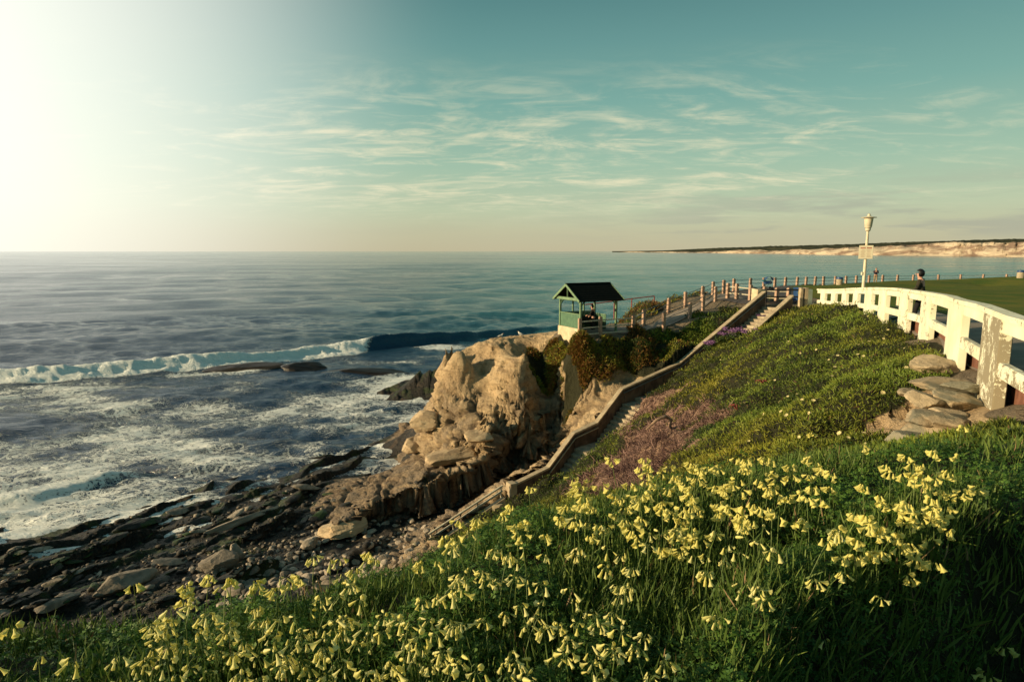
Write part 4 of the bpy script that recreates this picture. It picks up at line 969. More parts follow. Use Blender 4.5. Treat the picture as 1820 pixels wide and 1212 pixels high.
M_red = simple('notice_red', (0.42, 0.09, 0.05), 0.6); M_ink = simple('notice_faded_ink', (0.52, 0.38, 0.27), 0.6)
mb = MB()
for k in range(11):
    if k == 5: continue
    mb.box(-0.225 + k * 0.045, -0.013, 0.50 + 0.0, 0.028, 0.006, 0.07)
mb.build('heading', M_red, sg)
for cxx in (-0.13, 0.13):
    mb = MB()
    for r_ in range(7):
        w = 0.16 + 0.04 * math.sin(r_ * 2.3 + cxx * 9); mb.box(cxx, -0.013, 0.42 - r_ * 0.055, w, 0.006, 0.018)
    mb.build('text_column', M_ink, sg)
mb = MB(); mb.box(0, 0.06, 0.14, 0.1, 0.1, 0.04); mb.box(0, 0.06, 0.5, 0.1, 0.1, 0.04); mb.build('strap', M_cable, sg)

def litter_bin(px, Y, label, h=0.82, r=0.30):
    p = XY(px, Y, 10.2); p[2] = tz(p[0], Y)
    o = empty('litter_bin', p); tag(o, label, 'litter bin', 'concrete litter bins with blue lids by the clifftop fence')
    mb = MB(); mb.lathe([(r * 0.94, 0), (r, 0.04), (r, h * 0.72), (r * 1.0, h * 0.74)], n=24); mb.build('body', M_bin, o, smooth=True)
    mb = MB(); mb.lathe([(r * 1.06, h * 0.74), (r * 1.08, h * 0.80), (r * 0.98, h * 0.95), (r * 0.5, h), (0, h)], n=24); mb.build('lid', M_blue, o, smooth=True)
litter_bin(1491, 62, 'concrete litter bin with a blue lid left of the lamp post, behind the white wall')
litter_bin(1812, 68, 'concrete litter bin with a blue lid at the right edge of the lawn', 0.9, 0.36)
p = XY(1595.5, 34.0, 10.6); p[2] = tz(p[0], 34.0)
bl = empty('bollard', p); tag(bl, 'short white round bollard on the lawn seen through an opening of the white wall', 'bollard')
mb = MB(); mb.lathe([(0.12, 0), (0.12, 0.85), (0.14, 0.86), (0.14, 0.9)], n=16); mb.build('body', M_lamp, bl, smooth=True)
mb = MB(); mb.lathe([(0.15, 0.9), (0.13, 0.97), (0.0, 1.0)], n=16); mb.build('cap', M_cable, bl, smooth=True)
p = XY(1419, 41.6, 10.5); p[2] = tz(p[0], 41.6)
bb = empty('refuse_bin', p); tag(bb, 'dark blue plastic refuse bin with a round yellow green badge behind the stair head', 'bin')
mb = MB(); mb.box(0, 0, 0.04, 0.52, 0.55, 0.92, 0.2); mb.build('body', M_blue, bb, bevel=0.03)
mb = MB(); mb.box(0, 0.0, 0.965, 0.58, 0.62, 0.10, 0.2); mb.build('lid', M_blue, bb, bevel=0.03)
mb = MB(); mb.tube([(-0.08, -0.30, 0.72), (-0.08, -0.325, 0.72)], 0.15, 18); mb.build('badge', simple('yellow_green_badge', (0.30, 0.34, 0.03), 0.6), bb)
p = XY(1363, 52.0, 10.5); p[2] = tz(p[0], 52.0)
ct = empty('pushchair', p); tag(ct, 'small dark blue pushchair with a hood parked by the cable fence', 'pushchair')
pts = [(0.34 * math.cos(a), 0.34 * math.sin(a)) for a in np.linspace(0.1, PI * 0.9, 9)]
mb = MB(); V = [(x + 0.1, -0.22, 0.75 + z) for x, z in pts] + [(x + 0.1, 0.22, 0.75 + z) for x, z in pts]
mb.add(V, [(i, i + 1, i + 10, i + 9) for i in range(8)]); mb.build('hood', M_blue, ct, smooth=True)
mb = MB(); mb.box(0.02, 0, 0.48, 0.62, 0.44, 0.26); mb.build('seat', M_blue, ct, bevel=0.06)
mb = MB(); mb.box(-0.30, 0, 0.66, 0.28, 0.40, 0.16); mb.build('foot_cover', simple('teal_cloth', (0.03, 0.16, 0.22), 0.8), ct, bevel=0.05)
for x in (-0.28, 0.34):
    for y in (-0.22, 0.22):
        mb = MB(); mb.tube([(x, y - 0.02, 0.12), (x, y + 0.02, 0.12)], 0.12, 14); mb.build('wheel', M_black, ct)
mb = MB(); mb.tube([(-0.28, -0.22, 0.12), (0.3, -0.22, 0.75), (0.62, -0.2, 1.0), (0.62, 0.2, 1.0), (0.3, 0.22, 0.75), (-0.28, 0.22, 0.12)], 0.015, 6); mb.build('frame', M_cable, ct)

# ------------------------------------------------------------------ people (skinned skeletons)
def skin_body(name, verts, edges, radii, mat, parent, sub=2):
    me = bpy.data.meshes.new(name); me.from_pydata(verts, edges, []); o = bpy.data.objects.new(name, me); C.objects.link(o); o.parent = parent
    md = o.modifiers.new('skin', 'SKIN'); md.use_smooth_shade = True
    if not me.skin_vertices:
        bm = bmesh.new(); bm.from_mesh(me); bm.verts.layers.skin.verify(); bm.to_mesh(me); bm.free()
    for i, r_ in enumerate(radii):
        sv = me.skin_vertices[0].data[i]; sv.radius = (r_, r_) if not hasattr(r_, '__len__') else r_; sv.use_root = (i == 0)
    o.modifiers.new('sub', 'SUBSURF').levels = sub; o.modifiers['sub'].render_levels = sub
    me.materials.append(mat); return o
def person(p, face, label, top, bottom, hair, pose, height=1.74, group=None):
    s = height / 1.74
    root = empty('person', p, face); root.scale = (s, s, s); tag(root, label, 'person', group)
    P_ = pose
    # figure faces +X
    pel = (0, 0, .93); wst = (P_['lean'] * .3, 0, 1.08); che = (P_['lean'] * .7, 0, 1.30); nek = (P_['lean'], 0, 1.47); hd = (P_['lean'] + P_['head'], 0, 1.60); hd2 = (P_['lean'] + P_['head'] * 1.1, 0, 1.68)
    V = [pel, wst, che, nek, hd, hd2]; R = [(.155, .12), (.14, .105), (.17, .12), .058, .085, .075]; E = [(0, 1), (1, 2), (2, 3), (3, 4), (4, 5)]
    def chain(start, pts, rs):
        prev = start
        for q_, r_ in zip(pts, rs): V.append(q_); R.append(r_); E.append((prev, len(V) - 1)); prev = len(V) - 1
        return prev
    for s_ in (1, -1):
        st_ = P_['step'] * s_
        chain(0, [(0.01, .095 * s_, .84), (0.03 + st_ * .5, .10 * s_, .49), (st_, .10 * s_, .09), (st_ + .13, .11 * s_, .045)], [.095, .062, .042, .036])
        L = P_['armL'] if s_ > 0 else P_['armR']
        sh = (P_['lean'] * .9, .185 * s_, 1.40)
        w_i = chain(2, [sh] + [(sh[0] + a[0], s_ * (.185 + a[1]), a[2]) for a in L], [.062, .042, .030])
        wr_ = V[w_i]
    body = skin_body('body', V, E, R, M_skin, root)
    # hands: palm and five fingers
    for s_ in (1, -1):
        L = P_['armL'] if s_ > 0 else P_['armR']; a = np.array([P_['lean'] * .9 + L[0][0], s_ * (.185 + L[0][1]), L[0][2]]); b = np.array([P_['lean'] * .9 + L[1][0], s_ * (.185 + L[1][1]), L[1][2]])
        d = (b - a) / np.linalg.norm(b - a); x = np.cross(d, [0, 1, 0]); x /= np.linalg.norm(x) + 1e-9; y = np.cross(d, x)
        hv = [b, b + d * .05, b + d * .085]; hr = [.027, .036, .034]; he = [(0, 1), (1, 2)]
        for k in range(4):
            o_ = x * (k - 1.5) * .019; L0 = (.060, .072, .066, .050)[k]
            hv += [hv[2] + o_ + d * .01, hv[2] + o_ + d * L0 * .55 + y * .008, hv[2] + o_ + d * L0 + y * .025]; hr += [.009, .008, .007]; n_ = len(hv); he += [(2, n_ - 3), (n_ - 3, n_ - 2), (n_ - 2, n_ - 1)]
        hv += [b + d * .03 + x * .035, b + d * .06 + x * .05]; hr += [.011, .009]; n_ = len(hv); he += [(1, n_ - 2), (n_ - 2, n_ - 1)]
        skin_body('hand', [tuple(v) for v in hv], he, hr, M_skin, root, 1)
    # clothing: slightly larger shells over torso/arms and legs
    tv = [pel, wst, che, (nek[0] * .97, 0, 1.42)]; tr = [(.175, .14), (.165, .13), (.195, .145), .085]; te = [(0, 1), (1, 2), (2, 3)]
    for s_ in (1, -1):
        L = P_['armL'] if s_ > 0 else P_['armR']; sh = (P_['lean'] * .9, .185 * s_, 1.40)
        e_ = (sh[0] + L[0][0], s_ * (.185 + L[0][1]), L[0][2]); w_ = (sh[0] + L[1][0], s_ * (.185 + L[1][1]), L[1][2])
        w_ = tuple(e_[i] + (w_[i] - e_[i]) * .88 for i in range(3)); n_ = len(tv)
        tv += [sh, e_, w_]; tr += [.078, .058, .045]; te += [(2, n_), (n_, n_ + 1), (n_ + 1, n_ + 2)]
    skin_body('jacket', tv, te, tr, top, root)
    lv = [(0, 0, .95)]; lr = [(.165, .13)]; le = []
    for s_ in (1, -1):
        st_ = P_['step'] * s_; n_ = len(lv)
        lv += [(0.01, .095 * s_, .84), (0.03 + st_ * .5, .10 * s_, .49), (st_, .10 * s_, .10)]; lr += [.11, .082, .068]; le += [(0, n_), (n_, n_ + 1), (n_ + 1, n_ + 2)]
    skin_body('trousers', lv, le, lr, bottom, root)
    for s_ in (1, -1):
        st_ = P_['step'] * s_; mb = MB(); mb.box(st_ + .05, .105 * s_, 0.0, .27, .10, .085); mb.build('shoe', M_black, root, bevel=0.03)
    # face
    hc = np.array(hd) + [0, 0, .03]
    mb = MB(); mb.tube([hc + [.085, 0, .02], hc + [.115, 0, -.02], hc + [.09, 0, -.03]], [.010, .015, .012], 6); mb.build('nose', M_skin, root, smooth=True)
    for s_ in (1, -1):
        mb = MB(); mb.tube([hc + [.082, .032 * s_, .025], hc + [.090, .032 * s_, .025]], .010, 8); mb.build('eye', M_black, root)
        mb = MB(); mb.tube([hc + [-.005, .080 * s_, .0], hc + [-.012, .092 * s_, .03], hc + [-.01, .084 * s_, .045]], [.010, .014, .008], 6); mb.build('ear', M_skin, root, smooth=True)
    mb = MB(); mb.bar(hc + [.088, -.022, -.055], hc + [.088, .022, -.055], .012, .010); mb.build('mouth', M_red, root)
    if hair:
        hm, big = hair; bm = bmesh.new(); bmesh.ops.create_icosphere(bm, subdivisions=3, radius=1)
        for v in bm.verts:
            n_ = v.co.copy(); k = 1 + 0.06 * math.sin(n_.x * 9 + n_.z * 7) * math.cos(n_.y * 8)
            v.co = Vector((n_.x * .105 * big * k, n_.y * .10 * big * k, n_.z * .115 * big * k))
        bmesh.ops.delete(bm, geom=[v for v in bm.verts if v.co.x > .035 * big and v.co.z < .055 * big], context='VERTS')
        me = bpy.data.meshes.new('hair'); bm.to_mesh(me); bm.free(); me.materials.append(hm)
        for f_ in me.polygons: f_.use_smooth = True
        o = bpy.data.objects.new('hair', me); C.objects.link(o); o.parent = root; o.location = Vector(hc) + Vector((-.018, 0, .03)); so = o.modifiers.new('s', 'SOLIDIFY'); so.thickness = .012
    return root
relaxed = [(.0, .04, 1.12), (.06, .05, .90)]
p = XY(1555, 71.5, 10.1); p[2] = tz(p[0], p[1])
person(p, -1.9, 'man in a dark purple jacket and khaki trousers standing by the fence near the lamp', M_navy, M_khaki, (M_greyhair, 0.93),
       dict(lean=.02, head=.02, step=.09, armL=[(.10, .05, 1.17), (.20, -.10, 1.28)], armR=[(.08, .05, 1.16), (.20, -.08, 1.27)]), 1.78)
p = XY(1633, 20.6, 11.6); p[2] = tz(p[0], p[1]); 
person(p + [0, 0, 0.0], 2.4, 'person with thick black hair in a mottled brown jacket walking behind the white wall', M_camo, M_darkc, (M_hair, 1.25),
       dict(lean=.07, head=.04, step=.16, armL=[(.05, .06, 1.15), (.22, .02, 1.02)], armR=[(-.02, .07, 1.13), (.10, .06, .93)]), 1.72)
c_ = O_ + gp(1.62, 0.95, 8.94)
person(c_, 2.8, 'person in a black coat standing inside the green pavilion looking out to sea', M_darkc, M_darkc, (M_hair, 1.05),
       dict(lean=.06, head=.05, step=.05, armL=[(.10, .06, 1.15), (.30, .02, 1.08)], armR=[(.06, .06, 1.14), (.22, .02, 1.02)]), 1.72)

# ------------------------------------------------------------------ gulls
def gull(p, rz, label):
    root = empty('gull', p, rz); tag(root, label, 'gull', 'gulls resting on the flat top of the bluff')
    body = skin_body('body', [(0, 0, .20), (.10, 0, .23), (.17, 0, .31), (.20, 0, .37), (-.12, 0, .19), (-.20, 0, .18)], [(0, 1), (1, 2), (2, 3), (0, 4), (4, 5)], [.085, .075, .04, .045, .06, .02], M_white, root)
    for s_ in (1, -1):
        me = MB(); me.tube([(.08, .07 * s_, .24), (-.05, .085 * s_, .22), (-.20, .05 * s_, .19), (-.28, .02 * s_, .18)], [.03, .04, .028, .005], 8); me.build('wing', M_grey, root, smooth=True)
        me = MB(); me.tube([(.01, .03 * s_, .14), (.01, .03 * s_, .0)], .008, 6); me.tube([(.01, .03 * s_, .005), (.06, .03 * s_, .005)], .01, 6); me.build('leg', M_beak, root)
    me = MB(); me.tube([(.235, 0, .37), (.29, 0, .355)], [.014, .004], 6); me.build('beak', M_beak, root)
h1, h2 = hit(889, 603), hit(925, 599)
gull(h1, 0.6, 'white gull on the rock, left one of the two left of the pavilion')
gull(h2, 2.3, 'white gull standing taller on the rock, nearer of the two to the pavilion')

# ------------------------------------------------------------------ rocks
def scatter(n, r0, r1, a0=-46, a1=46, power=0.0):
    a = np.radians(rng.uniform(a0, a1, n)); u = rng.random(n); r = np.exp(np.log(r0) + (np.log(r1) - np.log(r0)) * u)
    X, Y = r * np.sin(a), r * np.cos(a); Z, Nn, W = lookup(X, Y, [GZ2, N, GW]); return X, Y, Z, Nn, W, r
def rock_mesh(name, seed, sub=3, ang_=0.35, flat=0.7, stretch=1.4):
    r_ = np.random.default_rng(seed); bm = bmesh.new(); bmesh.ops.create_icosphere(bm, subdivisions=sub, radius=0.5)
    v = np.array([x.co[:] for x in bm.verts]); v = v / np.linalg.norm(v, axis=1, keepdims=True)
    # cut by random planes for facets
    rad = np.full(len(v), 1.0)
    for _ in range(13):
        n_ = r_.normal(size=3); n_ /= np.linalg.norm(n_); d_ = r_.uniform(0.50, 0.82); dt = v @ n_
        rad = np.where(dt > 0.05, np.minimum(rad, d_ / np.maximum(dt, 0.05)), rad)
    rad = rad + 0.07 * fbm(v * 1.9 + seed, 3, seed=seed)
    if sub > 3: rad += 0.07 * fbm(v * np.array([4, 4, 9]) + seed, 4, 0.6, seed=seed)
    v = v * rad[:, None] * 0.5 * np.array([stretch, 1.0, flat])
    for x, c_ in zip(bm.verts, v): x.co = c_
    me = bpy.data.meshes.new(name); bm.to_mesh(me); bm.free()
    for f_ in me.polygons: f_.use_smooth = True
    try: me.set_sharp_from_angle(angle=math.radians(28))
    except Exception: pass
    return me
def rock_mat(name, c1, c2, c3=None, rough=0.85):
    m, q = new_mat(name); n_ = q.noise(q.obj, 3.0, 6, 0.65, 0.4); inf = q.node('ShaderNodeObjectInfo').outputs['Random']
    c_ = q.mix(q.ss(n_, 0.35, 0.65), c1, c2)
    if c3: c_ = q.mix(q.ss(q.noise(q.pos, 1.2, 4, 0.6), 0.52, 0.60, 0, 0.8), c_, c3)
    hs = q.node('ShaderNodeHueSaturation'); q.l.new(c_, hs.inputs['Color']); q.l.new(q.math('ADD', 0.65, q.math('MULTIPLY', inf, 0.65)), hs.inputs['Value'])
    q.l.new(hs.outputs[0], q.b.inputs['Base Color']); q.b.inputs['Roughness'].default_value = rough; q.b.inputs['Specular IOR Level'].default_value = 0.3
    bump(q, q.noise(q.pos, 9, 6, 0.65), 0.8, 0.05); return m
M_cob = rock_mat('grey_tan_cobble', (0.25, 0.21, 0.165, 1), (0.45, 0.37, 0.29, 1))
M_drk = rock_mat('dark_shore_rock', (0.020, 0.018, 0.016, 1), (0.06, 0.05, 0.04, 1), (0.045, 0.085, 0.02, 1), 0.6)
M_snd = rock_mat('sandstone_block', (0.40, 0.29, 0.18, 1), (0.54, 0.42, 0.27, 1), (0.27, 0.20, 0.13, 1))
M_grs = rock_mat('grey_lichen_sandstone', (0.34, 0.27, 0.18, 1), (0.48, 0.38, 0.25, 1), (0.17, 0.17, 0.13, 1))
cob = [rock_mesh('cobble', 100 + i, 3, 0.3, 0.66, 1.35) for i in range(7)]
slb = [rock_mesh('boulder', 200 + i, 3, 0.5, 0.42, 1.9) for i in range(6)]
for me in cob: me.materials.append(M_cob)
for me in slb: me.materials.append(M_drk)
rr2 = np.random.default_rng(77)
def place_rock(me, name, px, py, size, label, grp, rz=None, sink=0.25, cat='rock', mat=None, tilt=0.25):
    h_ = hit(px, py); o = bpy.data.objects.new(name, me); C.objects.link(o)
    o.location = (h_[0], h_[1], h_[2] + size * (0.30 - sink)); o.scale = (size,) * 3
    o.rotation_euler = (rr2.normal(0, tilt), rr2.normal(0, tilt), rr2.uniform(0, 6.28) if rz is None else rz)
    tag(o, label, cat, grp); return o
used = []
def free(px, py, d):
    for a, b, e in used:
        if abs(a - px) < (d + e) and abs(b - py) < (d + e) * 0.7: return False
    used.append((px, py, d)); return True
n_c = 0; tries = 0
while n_c < 250 and tries < 6000:
    tries += 1
    px = rr2.uniform(330, 760); lo = 905 + (px - 560) ** 2 * 0.0002; py = rr2.uniform(925, 1075)
    # band of cobbles running from the foot of the stair to the lower left
    c0_ = 940 + (700 - px) * 0.26
    if abs(py - c0_ - 20) > 52 or px > 745 and py < 930: continue
    big_r = rr2.random() < 0.12
    s = rr2.uniform(0.55, 0.95) if big_r else rr2.uniform(0.18, 0.50)
    if not free(px, py, s * 13): continue
    h_ = hit(px, py)
    if h_[2] < 0.1 or h_[2] > 3.2 or h_[1] < 14: continue
    place_rock(cob[n_c % 7], 'cobble', px, py, s, 'rounded grey tan cobble among the cobbles at the foot of the lower stair', 'cobbles banked below the stair foot'); n_c += 1
n_b = 0; tries = 0
while n_b < 150 and tries < 6000:
    tries += 1
    px = rr2.uniform(-20, 620); py = rr2.uniform(860, 1090)
    if py < 985 - px * 0.27 or py > 1110 - px * 0.12: continue
    s = rr2.uniform(0.25, 0.6) if rr2.random() < 0.85 else rr2.uniform(0.7, 1.0)
    if not free(px, py, s * 12): continue
    h_ = hit(px, py)
    if h_[2] < 0.0 or h_[2] > 2.6 or h_[1] < 14: continue
    o = place_rock(slb[n_b % 6], 'shore_rock', px, py, s, 'dark slabby rock lying on the tilted ledges of the shore', 'loose dark rocks on the shore ledges', rz=1.05 + rr2.normal(0, 0.35), sink=0.22, tilt=0.15); n_b += 1
    if n_b % 5 == 0: o.material_slots[0].link = 'OBJECT'; o.material_slots[0].material = M_cob
# broken stones between them, past counting
Vp, Fp, Cp, o_ = [], [], [], 0
bm_ = bmesh.new(); bmesh.ops.create_icosphere(bm_, subdivisions=1, radius=0.5); bv = np.array([v.co[:] for v in bm_.verts]); bf = np.array([[v.index for v in f.verts] for f in bm_.faces]); bm_.free()
Xs, Ys, Zs, Ns, Ws, rs_ = scatter(16000, 15, 38, -46, 12)
ok = (Ws[:, 3] > 0.35) & (Zs > 0.12) & (Zs < 3) & (rr2.random(len(Xs)) < 0.25 + 0.6 * (fbm(v3(Xs / 2, Ys / 2), 2, seed=170) > 0))
for x_, y_, z_, w_ in list(zip(Xs[ok], Ys[ok], Zs[ok], Ws[ok]))[:3000]:
    s_ = .07 + .07 * min(rr2.exponential(1.0), 5); sc_ = np.array([rr2.uniform(1, 1.7), 1, rr2.uniform(.45, .8)]) * s_
    v_ = bv * (1 + rr2.uniform(-.28, .22, (len(bv), 1))) * sc_; a_ = rr2.normal(1.05, .8); c0, s0 = math.cos(a_), math.sin(a_)
    v_ = np.stack([v_[:, 0] * c0 - v_[:, 1] * s0 + x_, v_[:, 0] * s0 + v_[:, 1] * c0 + y_, v_[:, 2] + z_ + s_ * .15], 1)
    cl_ = rr2.uniform(.015, .055) if rr2.random() < .82 else rr2.uniform(.14, .36)
    Vp.append(v_); Fp.append(bf + o_); o_ += len(bv); Cp.append(np.tile([[cl_, cl_ * .84, cl_ * .66]], (len(bv), 1)))
mp, q = new_mat('broken_stone'); q.l.new(attr(q, 'col', True), q.b.inputs['Base Color']); q.b.inputs['Roughness'].default_value = 0.8
bump(q, q.noise(q.pos, 14, 4, 0.6), 0.6, 0.03)
rub = npmesh('shingle_stones', np.concatenate(Vp), np.concatenate(Fp), mp, dict(col=np.concatenate(Cp))); tag(rub, 'small broken stones and shingle strewn between the rocks of the shore', 'stones', kind='stuff')
# individually recognisable rocks
def big_rock(seed, px, py, size, sc, label, mat, rz, name='boulder', sink=0.2, sub=4, dz=0.0, tilt=(0, 0)):
    me = rock_mesh(name, seed, sub, 0.5, 1.0, 1.0); me.materials.append(mat); h_ = hit(px, py)
    o = bpy.data.objects.new(name, me); C.objects.link(o); o.scale = (size * sc[0], size * sc[1], size * sc[2]); o.rotation_euler = (tilt[0], tilt[1], rz)
    o.location = (h_[0], h_[1], h_[2] + size * sc[2] * (0.5 - sink) + dz); tag(o, label, 'rock'); return o
big_rock(301, 420, 995, 0.95, (1, .8, 1.0), 'upright pale boulder standing on the shore left of the cobbles', M_cob, 0.4)
big_rock(302, 385, 1012, 1.5, (1.2, 1, .6), 'broad low tan boulder beside the upright boulder on the shore', M_cob, 0.9)
big_rock(303, 550, 975, 1.0, (1.1, .9, .7), 'rounded tan boulder among the cobbles', M_cob, 0.2)
big_rock(304, 615, 945, 2.0, (1.5, .9, .40), 'wide flat sandstone slab at the tip of the rock arm', M_snd, 0.7)
big_rock(305, 445, 925, 3.2, (1.6, .22, .16), 'long narrow grey slab lying across the dark shore ledges', M_cob, 0.95)
big_rock(306, 250, 935, 2.0, (1.3, .4, .25), 'long green stained slab near the water on the left', M_drk, 0.95)
big_rock(307, 220, 1045, 2.0, (1.2, .8, .5), 'angular tan rock in the middle of the dark shore ledges', M_cob, 0.8)
M_wet = rock_mat('wet_black_rock', (0.014, 0.012, 0.011, 1), (0.045, 0.034, 0.028, 1), None, 0.35)
# dark rocks awash off the point
for sd_, px, py, s, sc, lb_ in ((311, 440, 657, 7.0, (1.5, .40, .24), 'long low dark rock awash in the surf, furthest left of the wet rocks'), (312, 545, 660, 6.0, (1.2, .5, .34), 'humped dark rock awash in the surf below the white breaker'), (313, 640, 668, 7.5, (1.5, .42, .20), 'flat dark reef awash between the surf and the brown reef')):
    p = P(px, py, 0.0); me = rock_mesh('sea_rock', sd_, 4, 0.5, 1, 1); me.materials.append(M_wet); o = bpy.data.objects.new('sea_rock', me); C.objects.link(o); o.location = (p[0], p[1], 0.12); o.scale = [s * k for k in sc]; o.rotation_euler = (0, 0, 0.15); tag(o, lb_, 'rock')
# overhanging sandstone ledges of the bluff
for sd_, px, py, s, sc, rz, lb_ in (
    (323, 855, 778, 1.8, (1.2, .9, .55), 0.5, 'rounded grey sandstone boulder at the foot of the pale cliff face'),
    (324, 760, 752, 3.0, (1.2, .8, .5), 0.7, 'blocky grey sandstone boulder at the left corner of the bluff'),
    (325, 738, 795, 2.6, (1.3, .8, .4), 0.9, 'tilted sandstone slab low on the left corner of the bluff'),
    (326, 815, 812, 3.0, (1.3, .8, .42), 0.6, 'pitted sandstone hump in the middle of the rock arm')):
    big_rock(sd_, px, py, s, sc, lb_, M_snd, rz, sink=0.42)
# stacked slabs under the white wall
def slab_at(seed, px, py, Y, size, sc, rz, lb_, mat=M_grs):
    z = EYE - Y * (sp_ - (606 - py) / FPX * cp_) / (cp_ + (606 - py) / FPX * sp_)
    p = XY(px, Y, z); me = rock_mesh('stacked_slab', seed, 4, 0.6, 1.0, 1.0); me.materials.append(mat)
    o = bpy.data.objects.new('stacked_slab', me); C.objects.link(o); o.location = p; o.scale = (size * sc[0], size * sc[1], size * sc[2]); o.rotation_euler = (rr2.normal(0, .08), rr2.normal(0, .08), rz); tag(o, lb_, 'rock'); return o
for a in (
    (331, 1660, 782, 8.7, 1.1, (1.2, 1.0, .50), 0.5, 'low pale sandstone slab at the bottom of the stack under the white wall'),
    (332, 1637, 742, 8.9, .62, (1.2, 1.0, .40), 0.9, 'pointed slab on the left side of the stack under the white wall'),
    (333, 1702, 750, 8.6, .85, (1.2, 1.0, .40), 0.1, 'dark weathered slab on the right of the stack beside the near wall pillar'),
    (334, 1648, 712, 9.3, .62, (1.1, 1.0, .50), 0.3, 'grey angular block in the middle of the stack under the white wall'),
    (335, 1700, 712, 9.3, .80, (1.1, 1.0, .40), 1.4, 'rounded block tucked behind the near wall pillar'),
    (336, 1672, 686, 10.1, 1.05, (1.2, 1.0, .22), 0.2, 'wide flat top slab carrying the second wall pillar'),
    (337, 1712, 688, 9.8, .70, (1.0, 1.0, .26), 0.6, 'flat slab at the foot of the second wall pillar on its right'),
    (338, 1650, 652, 12.0, 1.0, (1.1, 1.0, .50), 0.8, 'brown knobbly rock above the stack beside the plant mat'),
    (340, 1622, 700, 9.6, .45, (1.3, 1.0, .35), 1.1, 'small flat slab poking out of the left edge of the stack'),
    (341, 1680, 736, 8.9, .50, (1.3, 1.0, .35), .3, 'small pale block wedged in the middle of the stack'),
    (342, 1610, 782, 8.6, .80, (1.4, 1.0, .4), .9, 'pinkish earthy block at the lower left foot of the stack'),
    ):
    slab_at(*a)

# ------------------------------------------------------------------ vegetation
def leaf_mat(name, trans=0.35, rough=0.6, spec=0.3):
    m = bpy.data.materials.new(name); m.use_nodes = True; q = NT(m.node_tree); q.n.clear()
    out = q.node('ShaderNodeOutputMaterial'); b = q.node('ShaderNodeBsdfPrincipled'); tr = q.node('ShaderNodeBsdfTranslucent'); mx = q.node('ShaderNodeMixShader')
    c_ = attr(q, 'col', True); q.l.new(c_, b.inputs['Base Color']); b.inputs['Roughness'].default_value = rough; b.inputs['Specular IOR Level'].default_value = spec
    q.l.new(q.mix(0.5, c_, (0.30, 0.34, 0.06, 1)) if trans > 0.3 else c_, tr.inputs[0]); mx.inputs[0].default_value = trans
    q.l.new(b.outputs[0], mx.inputs[1]); q.l.new(tr.outputs[0], mx.inputs[2]); q.l.new(mx.outputs[0], out.inputs[0]); return m
M_leaf = leaf_mat('leaf_green', 0.22); M_twig = leaf_mat('dry_twig', 0.0, 0.9, 0.1)
def blades(P0, D, L, w, col, bend=0.25, segs=2):
    """tapered bent blades: P0 base, D unit direction, L length, w width"""
    n = len(P0); s_ = np.cross(D, rng.normal(size=(n, 3))); s_ /= np.linalg.norm(s_, axis=1, keepdims=True) + 1e-9
    f_ = np.cross(s_, D); B = f_ * (L * bend * rng.uniform(0.2, 1, n))[:, None]; V = []
    w_ = (s_ * w[:, None]) * 0.5
    V = [P0 - w_ * 0.7, P0 + w_ * 0.7, P0 + D * (L * 0.55)[:, None] - w_ + B * 0.3, P0 + D * (L * 0.55)[:, None] + w_ + B * 0.3, P0 + D * L[:, None] + B]
    V = np.stack(V, 1).reshape(-1, 3); b = np.arange(n)[:, None] * 5
    return V, b + np.array([[0, 1, 3, 2]]), b + np.array([[2, 3, 4]]), np.repeat(col, 5, axis=0)
def build_blades(name, parts, mat, parent=None):
    V, Q, T, Cc = [], [], [], []; o_ = 0
    for v, q4, t3, c_ in parts: V.append(v); Q.append(q4 + o_); T.append(t3 + o_); Cc.append(c_); o_ += len(v)
    return npmesh(name, np.concatenate(V), [np.concatenate(Q), np.concatenate(T)], mat, dict(col=np.concatenate(Cc)), parent=parent)
def lerp(a, b, t_): return np.array(a)[None] * (1 - t_[:, None]) + np.array(b)[None] * t_[:, None]
def dirs(Nn, spread):
    d = Nn * 1.0 + rng.normal(size=Nn.shape) * spread; return d / np.linalg.norm(d, axis=1, keepdims=True)
def out_of_built(X, Y):
    """keep plants off the stair, the paths and out of the wall"""
    ok = np.ones(len(X), bool)
    for i in range(7):
        d, _ = seg_dist(X, Y, SA[i] + SN * SW / 2, SA[i + 1] + SN * SW / 2); ok &= d > SW / 2 + 0.22
    xw, _z = wall_at(Y); ok &= ~((X > xw - 0.08) & (Y > 3) & (Y < 40.2))
    c_, s_ = e1[:2], e2[:2]; a = (X - G0[0]) * c_[0] + (Y - G0[1]) * c_[1]; b = (X - G0[0]) * s_[0] + (Y - G0[1]) * s_[1]
    ok &= ~((a > -0.3) & (a < GL + 0.3) & (b > -0.3) & (b < GWd + 0.3)); return ok
# hillside mats
X, Y, Z, Nn, W, r = scatter(760000, 4.6, 56)

n2 = 260000; X2 = rng.uniform(0.5, 13, n2); Y2 = rng.uniform(33.5, 42.5, n2); Z2, N2, W2 = lookup(X2, Y2, [GZ2, N, GW]); k2 = rng.random(n2) < np.clip((1 / np.maximum(N2[:, 2], .12) - 1) * 0.6, 0, 1)
X, Y, Z, Nn, W, r = (np.concatenate([a, b[k2]]) for a, b in ((X, X2), (Y, Y2), (Z, Z2), (Nn, N2), (W, W2), (r, np.hypot(X2, Y2))))
n2 = 200000; X2 = rng.uniform(2.0, 4.8, n2); Y2 = rng.uniform(34.3, 37.3, n2); Z2, N2, W2 = lookup(X2, Y2, [GZ2, N, GW]); k2 = rng.random(n2) < np.clip((1 / np.maximum(N2[:, 2], .08) - 1.6) * 0.15, 0, 1)
X, Y, Z, Nn, W, r = (np.concatenate([a, b[k2]]) for a, b in ((X, X2), (Y, Y2), (Z, Z2), (Nn, N2), (W, W2), (r, np.hypot(X2, Y2))))
